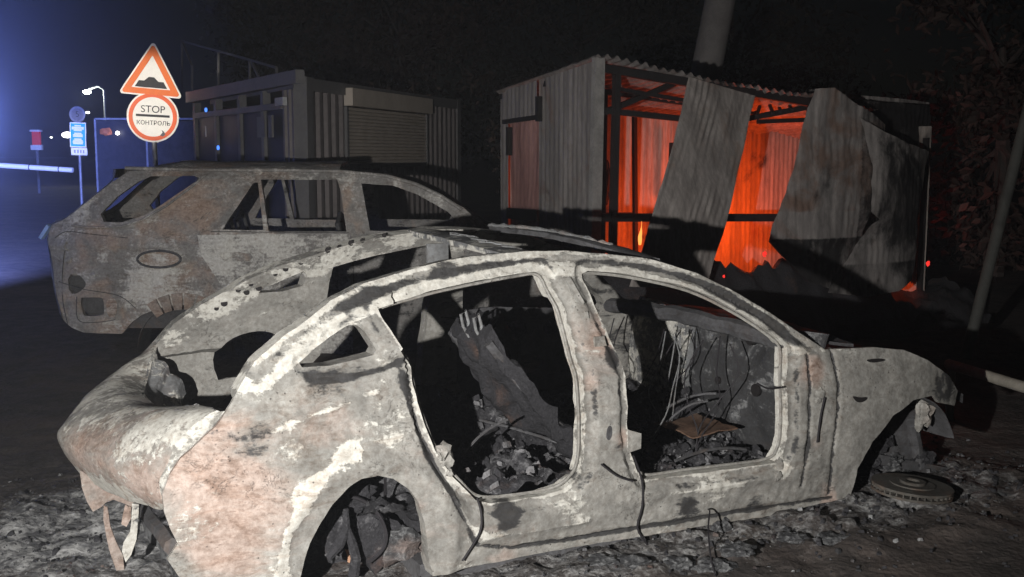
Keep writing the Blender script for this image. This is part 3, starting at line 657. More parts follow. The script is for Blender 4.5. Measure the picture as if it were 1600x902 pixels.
skin('bumper_strip', [(196,790),(206,794),(206,812),(198,824),(190,820),(192,806)], -.24, M['car'], .02, .008, (.3, -.1, -.1))
BP = [[(-.56 + .02*fbm((y*5, z*5, 0)), y, z) for z in np.arange(.02, .50, .03)] for y in np.arange(-.72, .66, .03)]
nn = len(BP)*len(BP[0]); grid_obj('rear_panel', BP, M['car_in'], saloon, (.01, 0, 0), {'rust': [-.2]*nn, 'soot': [.12]*nn, 'ash': [-.06]*nn})
MB().tube([(-.62, y, .26 + .01*math.sin(y*9)) for y in np.linspace(-.6, .55, 14)], .035, 7).build('bumper_beam', M['sooty'], saloon)

# ------------------------------------------------------------------ loose things around the saloon
bp = on_ground(1424, 770, .07)
disc = empty('brake_disc', (bp[0], bp[1], ground_z(bp[0], bp[1]) + .012), 0, 'rusty brake disc lying flat on the ash beside the front wheel arch', 'brake disc')
disc.rotation_euler = (R(2), R(4), .5)
nd = lambda mb: {'rust': [.06]*len(mb.V), 'soot': [0]*len(mb.V), 'ash': [-.1]*len(mb.V)}
mb = MB().disc((0,0,0), .195, .012, (0,0,1), 56, .105).disc((0,0,.028), .195, .012, (0,0,1), 56, .105); mb.build('friction_ring', M['disc'], disc, True, 30, nd(mb))
for k in range(36):
    a = 2*math.pi*k/36; mb = MB().bar((.115*math.cos(a), .115*math.sin(a), .02), (.19*math.cos(a), .19*math.sin(a), .02), .007, .018); mb.build('cooling_vane', M['disc'], disc, False)
mb = MB().disc((0,0,.030), .108, .016, (0,0,1), 40, .036); mb.build('disc_hat', M['disc'], disc, True, 30, nd(mb))
mb = MB().disc((0,0,.045), .062, .014, (0,0,1), 30, .034); mb.build('hub_flange', M['disc'], disc, True, 30, nd(mb))
pb = on_ground(508, 878, .06)
br = MB(); br.box((-.055,-.03,-.03), (.055,.03,.03)); o = br.build('brick_fragment', plain('orange_brick', (.42,.24,.15), .9, var=.3, scale=20), None, False)
o.location = (pb[0]+.10, pb[1]+.12, ground_z(pb[0]+.1, pb[1]+.12) + .045); o.rotation_euler = (R(6), R(-8), R(58)); tag(o, 'small tan brick fragment lying in the rear wheel arch', 'brick')
MB_pts = [on_ground(a, b, .05) for a, b in [(1104,822),(1108,838),(1106,858),(1110,880),(1118,893)]]
w = MB().tube(catmull([(p[0], p[1], ground_z(p[0], p[1]) + h) for p, h in zip(MB_pts, (.10,.13,.09,.05,.012))], 20), .004, 6).build('burnt_cable', M['wire']); tag(w, 'black burnt cable looped on the ash below the sill', 'cable')
for k, (px, py, r, sq) in enumerate([(1127,826,.045,(1,.8,.9)),(1150,872,.05,(1.5,1,.45)),(1118,884,.055,(1.5,1,.5)),(1235,845,.04,(1.5,1,.5)),(1300,842,.05,(1.6,1,.4)),(985,880,.05,(1.4,1,.5)),(940,885,.04,(1.4,1,.5)),(1060,880,.05,(1.3,1,.5))]):
    g = on_ground(px, py, .04); o = lump('ash_clump', (0,0,0), r, M['ash'], None, .6, 50+k, 3, sq); o.location = (g[0], g[1], ground_z(g[0], g[1]) + r*sq[2]*.55)
    tag(o, ['pale knotted clump under the black cable beside the sill', 'pale ash clump right of the black cable', 'bluish pale ash clump at the lower end of the cable', 'small ash clump below the front door sill', 'ash clump farthest right, below the front wing', 'ash clump below the foot of the centre pillar', 'small ash clump left of the one below the pillar', 'ash clump left of the looped black cable'][k], 'ash clump', 'ash clumps in front of the sill')

# debris that nobody could count: flakes, crumbs and cinders
def scatter(name, N, place, size, mat, label):
    V, Fs, A = [], [], []
    for k in range(N):
        x, y = place(); s = size()
        z = ground_z(x, y); a = random.random()*6.28; ca, sa = math.cos(a), math.sin(a)
        n = random.choice((4, 5, 6)); flat = random.uniform(.15, .7); b = len(V); ash = random.uniform(-.32, .10)
        tx, ty = random.uniform(-.5, .5), random.uniform(-.5, .5)
        ringp = [(math.cos(6.283*i/n)*s*random.uniform(.55, 1.1), math.sin(6.283*i/n)*s*random.uniform(.45, .9)) for i in range(n)]
        for zz, q in ((-.25, 1.0), (flat, .7)):
            for (u, v) in ringp:
                u, v = u*q, v*q; V.append((x + ca*u - sa*v, y + sa*u + ca*v, z + s*zz + (tx*u + ty*v))); A.append(ash)
        Fs.append(tuple(range(b+n, b+2*n))); Fs += [(b+i, b+(i+1) % n, b+n+(i+1) % n, b+n+i) for i in range(n)]
    return tag(mesh_obj(name, V, Fs, mat, None, False, attrs={'ash': A}), label, 'debris', kind='stuff')
def near_car():
    while True:
        x, y = random.uniform(-1.7, 4.2), random.uniform(-2.3, 1.6)
        if -.75 < x < 3.3 and -.80 < y < .95: continue
        w = car_w(x, y)
        if random.random() < ash_amount(w[0], w[1])**1.5 + .015 and w[1] > 3.2: return w[0], w[1]
scatter('burnt_debris', 3000, near_car, lambda: .003 + .020*random.random()**5, M['ash'], 'grey and white burnt flakes strewn round the saloon shell')
scatter('charred_crumbs', 4200, near_car, lambda: .003 + .022*random.random()**5, M['char'], 'black charred crumbs strewn round the saloon shell')
def in_cabin():
    return car_w(random.uniform(.35, 2.3), random.uniform(-.78, .6))[:2]
def cabin_debris():
    V, Fs, A = [], [], []
    for k in range(2600):
        x, y = random.uniform(.35, 2.3), random.uniform(-.80, .62); z = floor_z(x, y); s = .006 + .03*random.random()**2.6; b = len(V); n = 5; ash = random.uniform(-.2, .2)
        q = [(math.cos(6.283*i/n + k)*s*random.uniform(.5, 1.1), math.sin(6.283*i/n + k)*s*random.uniform(.5, 1)) for i in range(n)]; tx, ty = random.uniform(-.8, .8), random.uniform(-.8, .8)
        for zz, m_ in ((-.3, 1), (random.uniform(.2, .7), .7)):
            for u, v in q: V.append((x+u*m_, y+v*m_, z + s*zz + tx*u*m_ + ty*v*m_)); A.append(ash)
        Fs.append(tuple(range(b+n, b+2*n))); Fs += [(b+i, b+(i+1) % n, b+n+(i+1) % n, b+n+i) for i in range(n)]
    return tag(mesh_obj('cabin_debris', V, Fs, M['char'], saloon, False, attrs={'ash': A}), kind='stuff')
cabin_debris()

# ================================================================== the burnt SUV behind
suv = empty('burnt_suv', (SUVF.X, SUVF.Y, 0), SUVF.yaw, 'burnt-out brown and grey estate SUV shell behind the saloon', 'car')
SUVW = 1.86
def shalf(x, z): return float(np.interp(z, [-.2, .2, .5, .95, 1.1, 1.5, 1.62, 1.7], [.03, .02, 0., .0, .03, .17, .26, .36])) + .10*max(0, (.45-x)/.5)**2
def SP(*px):
    out = []
    for a, b in px:
        y = 0.
        for _ in range(25): p = SUVF.plane(a, b, y); y = .5*y + .5*shalf(p[0], p[2])
        out.append(p[[0, 2]])
    return out
s_out = SP((98,500),(111,512),(130,520),(190,522),(204,506),(222,492),(250,481),(285,477),(318,484),(346,500),(362,524),(372,560),(560,562),(800,562),(960,560),(985,480),(985,420),(930,392),(840,380),(775,364),(722,325),(688,303),(650,285),(605,273),
           (530,268),(400,267),(310,267),(235,266),(200,268),(178,283),(150,304),(118,330),(96,345),(80,352),(76,372),(82,410),(88,460))
s_q = SP((157,335),(162,347),(189,348),(229,335),(270,308),(313,279),(304,275),(236,276),(216,284),(182,308))
s_t = SP((348,359),(358,342),(396,286),(403,285),(412,360))
s_m = SP((408,281),(527,281),(533,301),(541,362),(420,362))
s_f = SP((565,287),(612,290),(652,304),(700,331),(714,345),(706,362),(578,361))
SB = [('r',150,470,.25,.16),('r',270,300,.20,.20),('r',300,330,.22,.18),('r',260,460,.2,.22),('r',420,270,.3,.12),('s',260,375,.25,.12),('s',330,340,.2,.06),('s',450,420,.3,.10),('a',240,445,.22,.30),('a',350,390,.16,.2),('a',420,380,.2,.08),('a',130,310,.2,.12),('a',160,400,.07,.16),('a',470,272,.3,.08),('s',110,450,.1,.10)]
SBL = [(k, *SP((a, b))[0], r, v) for k, a, b, r, v in SB]
def suv_mask(x, z):
    m = {'r': 0., 's': .0, 'a': 0.}
    for k, bx, bz, r, v in SBL: m[k] += v*math.exp(-((x-bx)**2 + (z-bz)**2)/r**2)
    return m['r'], m['s'], m['a']
sb = lambda x, z: .012*fbm((x*1.7, z*1.7, 8)) + .005*fbm((x*6, z*6, 8)) + .02*math.exp(-((z-.98)/.03)**2)*(x < 1.5)
s_b1, s_b2 = smooth_poly(SP((125,467),(130,465),(157,465),(161,468),(163,488),(160,493),(132,495),(128,490)), 1), smooth_poly(SP((106,430),(122,428),(133,440),(134,447),(124,458),(108,460)), 1)
for bb in (s_b1, s_b2):
    cbb = np.mean(np.array(bb), 0); lump('recess_backing', (cbb[0], shalf(*cbb) + .09, cbb[1]), .09, M['sooty'], suv, .35, 3, 3, (1.3,.25,1.1))
shell('body_side', s_out, [s_q, s_t, s_m, s_f, s_b1, s_b2], .045, lambda x, z: (x, shalf(x, z) - sb(x, z), z), lambda x, z: (0, .07, 0), M['suv'], suv, .006, suv_mask)
shell('body_side', s_out, [s_q, s_t, s_m, s_f], .07, lambda x, z: (x, SUVW - shalf(x, z) + .01*fbm((x*2, z*2, 3)), z), lambda x, z: (0, -.06, 0), M['suv'], suv, .006, lambda x, z: (0, .1, -.05))
# roof with a low crown, tailgate, spoiler
top = sorted([p for p in s_out if p[1] > 1.45 and p[0] < 2.75], key=lambda p: p[0]); tx = [p[0] for p in top]; tz = [p[1] for p in top]
RF = []
for x in np.linspace(tx[0]-.02, tx[-1], 46):
    z = float(np.interp(x, tx, tz)); hy = shalf(x, z)
    RF.append([(x, hy + (SUVW - 2*hy)*v + 0, z - .004 + .075*(1-(2*v-1)**4)*min(1, (x-tx[0]+.05)/.5) + .018*fbm((x*2, v*4, 0)) + .006*fbm((x*9, v*14, 0))) for v in np.linspace(0, 1, 24)])
nn = 46*24; grid_obj('roof', RF, M['suv'], suv, (0, 0, -.02), {'rust': [.03]*nn, 'soot': [.03]*nn, 'ash': [.02]*nn})
rp = sorted([(p[1], p[0]) for p in s_out if p[0] < .62 and p[1] > .25])
TG = []
for z in np.linspace(.28, 1.60, 34):
    x = float(np.interp(z, [a for a, b in rp], [b for a, b in rp])); hy = shalf(x, z)
    TG.append([(x - .20*(1-(2*v-1)**2) * (1 if z < 1.2 else .7) + .012*fbm((z*5, v*8, 3)), hy + (SUVW-2*hy)*v, z) for v in np.linspace(0, 1, 20)])
TGo = np.array(TG); nn = 34*20
keepwin = lambda i, j: not (20 < i < 31 and 2 < j < 17)
Vt = TGo.reshape(-1, 3); Ft = [(i*20+j, i*20+j+1, (i+1)*20+j+1, (i+1)*20+j) for i in range(33) for j in range(19) if keepwin(i, j)]
mesh_obj('tailgate', Vt, Ft, M['suv'], suv, attrs={'rust': [.05]*nn, 'soot': [.05]*nn, 'ash': [.0]*nn})
# doors and fittings of the flank
def suv_on(px, py, out): p = SP((px, py))[0]; return np.array([p[0], shalf(*p) - sb(*p) - out, p[1]])
def suv_patch(name, poly, out, mat, holes=(), masks=(0, 0, 0), step=.045):
    return shell(name, SP(*(smooth_poly(poly, 1) if len(poly) < 7 else poly)), [SP(*h) for h in holes], step, lambda x, z: (x, shalf(x, z) - sb(x, z) - out, z), lambda x, z: (0, max(.006, out - .004), 0), mat, suv, .003, lambda x, z: tuple(a + b for a, b in zip(suv_mask(x, z), masks)))
suv_patch('rear_door', [(309,367),(420,366),(544,366),(548,420),(552,560),(385,560),(370,500),(352,455),(334,426),(316,400)], .016, M['suv'], [[(343,397),(352,393),(392,396),(396,402),(390,408),(350,408)]], (-.12, -.03, .10))
suv_patch('front_door', [(553,366),(712,368),(745,385),(760,430),(760,560),(560,560),(556,430)], .016, M['suv'], [], (-.05, .1, .0))
oval = [(249 + 31*math.cos(a), 405 + 11*math.sin(a)) for a in np.linspace(0, 2*math.pi, 20)[:-1]]
suv_patch('fuel_flap', oval, .012, M['suv'], [], (.28, -.1, 0), .03)
R_ = [suv_on(a, b, .012) for a, b in [(249 + 34*math.cos(t), 405 + 13*math.sin(t)) for t in np.linspace(0, 2*math.pi, 26)]]
MB().tube(R_, .010, 6, False).build('fuel_flap_rim', M['sooty'], suv)
suv_patch('bumper_plate', [(165,466),(184,466),(182,496),(168,496)], .012, M['suv'], [], (.15, 0, .1), .03)
MB().tube([suv_on(a, b, .014) for a, b in [(112,352),(140,356),(190,354),(222,344),(260,322),(300,292),(318,276)]], .010, 6).build('window_rim', M['suv'], suv)
MB().tube([suv_on(a, b, .01) for a, b in [(196,263),(240,264),(330,266),(430,266),(530,268),(604,275),(650,288),(690,307),(722,328)]], .016, 6).build('roof_gutter', M['suv'], suv)
MB().tube([suv_on(a, b, -.02) for a, b in [(404,284),(410,320),(418,363)]], .012, 6).build('window_divider', M['suv'], suv)
for g in ([(92,440),(130,452),(185,462),(212,482)], [(310,366),(318,400),(336,428),(356,458),(372,505)], [(86,372),(104,362),(140,366),(200,372)], [(104,372),(98,420),(98,470),(106,508)], [(548,368),(552,420),(556,520)], [(120,464),(122,500),(150,504),(180,500)], [(330,362),(430,363),(545,364)]):
    MB().tube(catmull([suv_on(a, b, .004) for a, b in g], 14), .0035, 5).build('panel_gap', M['sooty'], suv)
for (px, py, r_) in [(100,385,.05),(108,408,.045),(118,424,.04),(150,430,.05),(190,478,.04),(205,470,.04),(118,500,.04)]:
    p = suv_on(px, py, -.02); lump('burnt_lamp_remnant', p, r_, M['suv'], suv, .7, px, 2, (1.2,.5,.9))
for k in range(9):                          # baked mud-liner segments over the rear wheel
    a0 = math.pi*(.30 + .072*k); c = SP((288, 548))[0]
    P = [(c[0] - rr*math.cos(a), .02 + .02*random.random(), c[1] + rr*math.sin(a)) for rr, a in ((.36, a0), (.50, a0+.005), (.50, a0+.19), (.36, a0+.18))]
    Q = [(p[0], p[1]-.05, p[2]) for p in P]
    mb = MB().add(Q + P, [(3,2,1,0),(4,5,6,7),(0,1,5,4),(1,2,6,5),(2,3,7,6),(3,0,4,7)]); mb.build('arch_liner_segment', M['suv'], suv, False, 40, {'rust': [.2]*8, 'soot': [-.02]*8, 'ash': [0]*8})
c = SP((288, 548))[0]
W2 = [[(c[0] - .40*math.cos(a), y, c[1] + .40*math.sin(a)) for y in np.linspace(.06, .5, 6)] for a in np.linspace(-.1, math.pi+.1, 20)]
grid_obj('wheel_house', W2, M['sooty'], suv, (0, 0, .01), {'rust': [0]*120, 'soot': [0]*120, 'ash': [-.1]*120})
mb = MB().disc((c[0], .16, c[1]-.06), .23, .16, (0,1,0), 30, .17); mb.build('bare_wheel_rim', M['sooty'], suv)
for (x0, y0) in ((1.55, .35), (1.55, 1.05), (2.55, .35), (2.55, 1.05)):   # seat frames seen through the windows
    mb = MB(); mb.tube([(x0, y0, .45), (x0-.16, y0, 1.12), (x0-.15, y0+.22, 1.2), (x0-.16, y0+.44, 1.12), (x0, y0+.44, .45)], .022, 7)
    for zz in (.6, .8, 1.0): mb.bar((x0-.04-.2*(zz-.6), y0, zz), (x0-.04-.2*(zz-.6), y0+.44, zz), .02)
    mb.build('seat_frame', M['sooty'], suv)
MB().box((.3, .1, .25), (4.6, 1.75, .42)).build('floor_pan', M['sooty'], suv)
MB().box((3.35, .15, .42), (4.65, 1.70, .98)).build('engine_block', M['sooty'], suv)
bl = suv_on(67, 362, .0); mb = MB().bar((bl[0]-.03, bl[1]+.05, bl[2]-.06), (bl[0]+.05, bl[1]+.03, bl[2]+.05), .05, .03); mb.build('tail_lamp_glint', plain('lens_blue_glint', (.35,.5,.8), .2, bump=0), suv)  # blue colour paints in the beacon's reflection on the tail lamp

# ================================================================== the burning sheet-metal shed
cw = at_depth(930, 97, 9.4)
SH = Frame(cw[0], 9.4, 32.0)
shed = empty('burning_shed', (SH.X, SH.Y, 0), SH.yaw, 'burning corrugated sheet-metal shed glowing orange inside', 'shed')
def corr(name, poly_or_rect, to3d, mat, parent=None, pitch=.07, amp=.0028, masks=None, nz=24, th=.002):
    """corrugated sheet over u 0..w, v 0..h; to3d(u, v, bump) gives the point"""
    w, h = poly_or_rect; nu = max(8, int(w/pitch*6)); P, ru, so = [], [], []
    for i in range(nu+1):
        u = w*i/nu; row = []
        for j in range(nz+1):
            v = h*j/nz; row.append(to3d(u, v, amp*math.sin(2*math.pi*u/pitch)))
            m = masks(u/w, v/h) if masks else (0, 0); ru.append(m[0]); so.append(m[1])
        P.append(row)
    return grid_obj(name, P, mat, parent, None, {'rust': ru, 'soot': so}, 60)
def topz(x): return 2.5 - .10*x + .02*math.sin(3*x)             # the eaves sag to the right
SL, SD = 4.3, 1.52
# left wall: door sheet, panel sheet, corner sheet
sidez = lambda y: 2.5 - .20*y/1.5
for (y0, y1, z0, soot, inm) in ((1.50, 1.36, 0, .1, 'corr'), (.84, .02, 0, .05, 'corr')):
    corr('wall_sheet', (abs(y0-y1), 1.0), lambda u, v, b, y0=y0, y1=y1: (b, y0 + (y1-y0)*u/abs(y0-y1) if y0 != y1 else y0, v*sidez(y0 + (y1-y0)*u/abs(y0-y1))), M['corr'], shed, masks=lambda u, v, s=soot: (.03, s*(1 - abs(v-.5)) - .04))
corr('wall_sheet', (.54, .32), lambda u, v, b: (b - .02, 1.38 - u, sidez(1.38-u) - .32 + v + .01*fbm((u*4, v*4, 0))), M['corr'], shed, masks=lambda u, v: (.05, 0))
for a, b, w_, h_ in (((.0, 1.37, 1.18), (.0, .85, 1.18), .03, .10), ((-.03, 1.40, 2.03), (-.03, .80, 2.06), .03, .04), ((-.03, 1.30, 1.72), (-.03, 1.30, 1.98), .05, .03), ((-.03, .80, 2.02), (-.03, .80, 2.24), .05, .04)):
    MB().bar(a, b, w_, h_).build('door_rail', M['blk'], shed)
M['door'] = corr_mat('scorched_red_door', (.24,.125,.11), (.36,.20,.175), (.2,.10,.08), -.06)
corr('side_door', (.52, 1.96), lambda u, v, b: (.03 + b*.6 + .02*fbm((u*3, v*2, 1)), 1.37 - u, .08 + v), M['door'], shed, masks=lambda u, v: (.02, -.03 + .10*(v < .2)))
MB().bar((-.01, 0, 0), (.02, -.02, 2.52), .10, .05).build('corner_post', plain('scorched_post', (.20,.19,.18), .8), shed)
# back, right and roof sheets
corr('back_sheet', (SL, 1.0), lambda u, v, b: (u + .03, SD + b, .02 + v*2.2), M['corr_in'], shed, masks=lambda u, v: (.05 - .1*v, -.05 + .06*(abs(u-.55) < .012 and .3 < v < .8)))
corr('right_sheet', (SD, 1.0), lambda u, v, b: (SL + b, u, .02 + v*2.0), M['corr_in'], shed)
corr('roof_sheet', (SL*.80, SD+.1), lambda u, v, b: (u - .06, v - .08, topz(u) + .02 - .13*v + b*1.3 + .03*fbm((u*2, v*2, 0))*(v < .6)), M['corr'], shed, .10, .012, masks=lambda u, v: (.05, .06))
corr('roof_sheet', (SL*.22, SD*.8), lambda u, v, b: (SL*.79 + u, v + .2, topz(SL*.8) - .02 - .2*u - .10*v + b), M['corr'], shed, .10, .012)
# frame
for (a, b, w_) in [((.10,.02,topz(0)-.06),(2.62,.02,topz(2.6)-.05),.07), ((.20,.02,0),(.24,.02,topz(0)-.05),.055), ((.44,.5,0),(.46,.5,2.30),.055), ((2.58,.02,0),(2.55,.02,topz(2.5)),.06),
                   ((.05,.05,1.20),(2.7,.05,1.12),.07), ((.05,.05,2.10),(1.35,.08,2.02),.05), ((.25,.05,2.28),(1.2,.05,2.18),.035), ((.08,.05,2.06),(1.12,.08,2.42),.045), ((1.12,.05,2.0),(1.10,.05,2.42),.045), ((1.9,.05,2.03),(2.6,.05,2.06),.04),
                   ((1.7,.3,2.02),(2.6,.1,2.18),.05), ((0,1.48,2.27),(SL,1.70,2.1),.05), ((0,.75,2.35),(2.6,.80,2.15),.05), ((2.0,SD-.12,1.25),(2.02,SD-.12,1.85),.05), ((SL,.05,0),(SL,.05,1.9),.06)]:
    MB().bar(a, b, w_).build('frame_tube', M['blk'], shed)
for (a, b, w_) in [((.75,1.0,.2),(.78,1.0,2.2),.035), ((1.55,1.38,.2),(1.50,1.38,2.15),.04), ((2.30,1.40,.2),(2.34,1.40,1.2),.05), ((1.8,1.38,.9),(2.6,1.38,.84),.04), ((.3,1.4,1.15),(1.5,1.4,1.12),.05)]:
    MB().bar(a, b, w_).build('frame_tube', M['blk'], shed)
for k in range(7):
    x = 1.75 + .13*k; MB().bar((x, .1 + .1*random.random(), 2.05 + .02*k), (x + .25, .4, 2.18 + .03*random.random()), .03, .02).build('charred_lath', M['blk'], shed)
lump('charred_hanging_rag', (2.02, SD-.16, 1.02), .09, M['blk'], shed, .7, 3, 3, (1, .4, 1.2)); lump('charred_hanging_rag', (1.16, SD-.16, 1.45), .05, M['blk'], shed, .7, 5, 3, (.7, .4, 4))
RB = [[(x, y, .28 + .16*fbm((x*1.4, y*1.4, 5)) + .06*fbm((x*6, y*6, 5)) + .04*fbm((x*15, y*15, 5)) + (.42 + .15*fbm((x*2.1, 3, 0)) + .06*fbm((x*7, y*7, 0), 5))*math.exp(-((y+.12)/.22)**2)*max(0., min(1., (3.6-x)/.5)) - .9*max(0, -y-.28)) for y in np.arange(-.80, SD, .05)] for x in np.arange(-.1, SL+.5, .06)]
nn = len(RB)*len(RB[0]); o = grid_obj('charred_heap', RB, M['char'], None, None, {'ash': [-.2]*nn}); o.location = (SH.X, SH.Y, 0); o.rotation_euler = (0, 0, SH.yaw)
tag(o, 'black charred rubble heap filling the floor of the burning shed', 'rubble', kind='stuff')
# torn wall sheets hanging out of the front
def hang(name, tl, tr, bl_, br_, ytop, ybot, mat, label=None, masks=None, wav=.03, seed=0, pitch=.085):
    A, B = SH.plane(*tl, ytop), SH.plane(*tr, ytop); C, D = SH.plane(*bl_, ybot), SH.plane(*br_, ybot)
    w = np.linalg.norm(B-A)
    return corr(name, (w, 1.0), lambda u, v, b: tuple((A*(1-u/w) + B*u/w)*v + (C*(1-u/w) + D*u/w)*(1-v) + np.array([0, -b*(.5 + 1.6*fbm((u*3, v*3, 9))) + wav*fbm((u*1.5, v*2, seed)) + .007*fbm((u*8, v*9, seed)) - wav*1.5*math.sin(v*math.pi), 0])), mat, shed, .07, .004, masks, 30)
M['sheet'] = corr_mat('scorched_beige_sheet', (.22,.195,.18), (.35,.315,.29), (.24,.17,.13), -.03)
hang('hanging_sheet', (1076,120), (1180,150), (983,448), (1102,452), -.05, -.55, M['sheet'], None, lambda u, v: (.06*(v > .5), -.06 + .10*(u < .45)*(v > .45)), .03, 1)
def tornsheet(name, pxs, y, mat, bend, masks, th=.004):
    poly = [SH.plane(a, b, y)[[0, 2]] for a, b in pxs]; x0 = min(p[0] for p in poly); x1 = max(p[0] for p in poly)
    f = lambda x, z: (x, y + bend((x-x0)/(x1-x0), z) - .004*math.sin(2*math.pi*x/.07)*(.6 + 1.5*fbm((x*3, z*3, 9))) + .05*fbm((x*1.5, z*1.3, 4)) + .008*fbm((x*7, z*7, 4)), z)
    V2, F2 = sheet2d(poly, [], .022); V = [f(a, b) for a, b in V2]; mk = [masks((a-x0)/(x1-x0), b) for a, b in V2]
    return mesh_obj(name, V, F2, mat, shed, True, 60, {'rust': [m[0] for m in mk], 'soot': [m[1] for m in mk]})
tornsheet('torn_or_backing_sheet', [(1254,140),(1276,139),(1303,161),(1330,178),(1350,196),(1340,260),(1330,330),(1312,380),(1290,430),(1282,452),(1249,440),(1215,400),(1200,378),(1203,362),(1219,306),(1229,269),(1242,188)], -.12, M['corr'],
          lambda u, z: -.10*u + .10*max(0, .9-z)**2 - .18*math.sin(u*2.2), lambda u, z: (.12*(z > 1.2), .05 + .16*(z < .95) + .12*(u > .75)))
tornsheet('torn_or_backing_sheet', [(1334,185),(1364,208),(1397,225),(1430,232),(1458,237),(1448,290),(1438,327),(1418,402),(1408,435),(1384,452),(1340,462),(1292,457),(1296,436),(1320,395),(1346,350),(1356,342),(1344,330),(1346,260)], -.35, M['corr'],
          lambda u, z: -.22*math.sin(u*2.6) + .18*u*u, lambda u, z: (-.02, .08*(z < .7) + .11))
tornsheet('torn_or_backing_sheet', [(1262,140),(1456,160),(1455,176),(1436,196),(1424,222),(1440,236),(1330,236),(1280,200)], .45, M['corr'], lambda u, z: 0, lambda u, z: (-.1, .05))
tornsheet('torn_or_backing_sheet', [(1266,148),(1452,166),(1448,440),(1262,440)], .18, M['corr'], lambda u, z: 0, lambda u, z: (-.1, .25))  # added dark backing sheet, hides the fire glow behind the tears
# fire: flames over the heap and their light
def flame(c, w, h, seed, mat):
    P = []
    for t in np.linspace(0, 1, 12):
        r = w*(math.sin(math.pi*min(1, t*1.15 + .12))**.8)*(1-t)**.5 + .002
        cx, cy = c[0] + .35*w*fbm((t*2.2, seed, 0)) + .25*h*t*t*.3, c[1] + .3*w*fbm((t*2.2, seed, 5))
        P.append([(cx + r*math.cos(a), cy + r*.6*math.sin(a), c[2] + h*t) for a in np.linspace(0, 2*math.pi, 10)])
    return grid_obj('flame', P, mat, None)
fl_mat = glow('flame_orange', (1.0, .30, .06), 1.9); em_mat = glow('ember_red', (1.0, .04, .03), 1.0)
def shw(x, y, z): return (SH.X + SH.c*x - SH.s*y, SH.Y + SH.s*x + SH.c*y, z)
fp = SH.plane(1000, 372, -.15)
o = flame(shw(fp[0], fp[1], fp[2]-.06), .018, .20, 2, fl_mat); tag(o, 'small orange flame at the left foot of the hanging sheet', 'flame', 'flames of the shed fire')
for k, (x, y, w_, h_) in enumerate([(3.35, .8, .10, .36), (3.75, .9, .10, .32)]):
    o = flame(shw(x, y, .30), w_, h_, 10+k, fl_mat); tag(o, ['tall flame behind the torn sheet, nearer the opening', 'tall flame behind the torn sheet, farther right'][k], 'flame', 'flames of the shed fire')
for k, (px, py, r) in enumerate([(1195,397,.020),(1415,408,.022),(1131,432,.010),(1450,412,.020)]):
    p = SH.plane(px, py, -.25); o = lump('ember', (0,0,0), r, em_mat, None, .5, k, 2, (1,1,1.4)); o.location = shw(*p)
    tag(o, ['red ember at the lower corner of the bright opening', 'red ember beside the right torn sheet', 'faint red ember on the dark rubble right of the hanging sheet', 'red ember on the ground right of the shed'][k], 'ember', 'embers round the shed')
FIRE = (1.0, .088, .008)
for loc, e in (((2.45, .75, 1.0), 85), ((3.1, .8, .9), 30), ((1.35, .8, .8), 17), ((.55, .9, .8), 6)):
    lamp('fire_glow', 'POINT', shw(*loc), e, FIRE, shadow_soft_size=.22)
tree_glow = lamp('fire_glow', 'SPOT', shw(SL + 1.0, 2.0, .9), 45, (1.0, .05, .02), spot_size=R(80), spot_blend=.8, shadow_soft_size=.3); aim(tree_glow, (7.2, 16.0, 2.2))      # added spot, puts the red fire glow on the trees

# ================================================================== container kiosk with shutter and glazed front
kc = at_depth(476, 120, 11.9)
e2 = at_depth(718, 156, 16.9)
KY = math.degrees(math.atan2(e2[1]-11.9, e2[0]-kc[0])); KL = math.hypot(e2[1]-11.9, e2[0]-kc[0]); KH = float(kc[2])
KF = Frame(kc[0], 11.9, KY)
kiosk = empty('container_kiosk', (KF.X, KF.Y, 0), KF.yaw, 'dark ribbed container kiosk with a closed beige roller shutter', 'kiosk')
M['kwall'] = plain('kiosk_paint', (.16,.14,.135), .55, var=.3, scale=2); M['kpost'] = plain('kiosk_frame_paint', (.13,.125,.125), .55, var=.2, scale=3)
M['shutter'] = plain('shutter_beige', (.46,.40,.34), .5, var=.12, scale=3); M['glass'] = plain('dark_glass', (.03,.03,.036), .5, bump=0)
def kp(px, py): p = KF.plane(px, py, 0); return p[0], p[2]
(sx0, sz1), (sx1, _), (_, sz0) = kp(541, 167), kp(664, 179), kp(541, 236)
sz0 -= .15
def ribs(name, x0, x1, z0, z1, parent, yy=0):       # container wall: trapezoid ribs
    prof, x = [], x0
    while x < x1 - 1e-4:
        for dx, d in ((0, 0), (.07, 0), (.10, .036), (.17, .036), (.20, 0)):
            if x + dx <= x1: prof.append((x + dx, d))
        x += .2
    prof.append((x1, 0)); P = [[(a, yy + d, z0), (a, yy + d, z1)] for a, d in prof]
    return grid_obj(name, P, M['kwall'], parent, None, None, 20)
ribs('ribbed_wall', .15, sx0-.06, .25, KH-.14, kiosk); ribs('ribbed_wall', sx1+.06, KL-.15, .25, KH-.14, kiosk); ribs('ribbed_wall', sx0-.06, sx1+.06, sz1+.22, KH-.14, kiosk); ribs('ribbed_wall', sx0-.06, sx1+.06, .25, sz0-.05, kiosk)
for x in (0.0, KL-.15): MB().box((x, -.02, .1), (x+.15, .13, KH)).build('corner_post', M['kpost'], kiosk)
MB().box((.152, -.015, KH-.14), (KL-.152, .12, KH-.01)).build('top_rail', M['kpost'], kiosk); MB().box((.152, -.015, .1), (KL-.152, .12, .25)).build('bottom_rail', M['kpost'], kiosk)
MB().box((sx0-.04, -.10, sz1+.01), (sx1+.04, .02, sz1+.21)).build('shutter_box', M['shutter'], kiosk)
for x in (sx0-.05, sx1): MB().box((x, -.03, sz0), (x+.05, .03, sz1)).build('shutter_guide', M['kpost'], kiosk)
nsl = 16; hs = (sz1 - sz0)/nsl
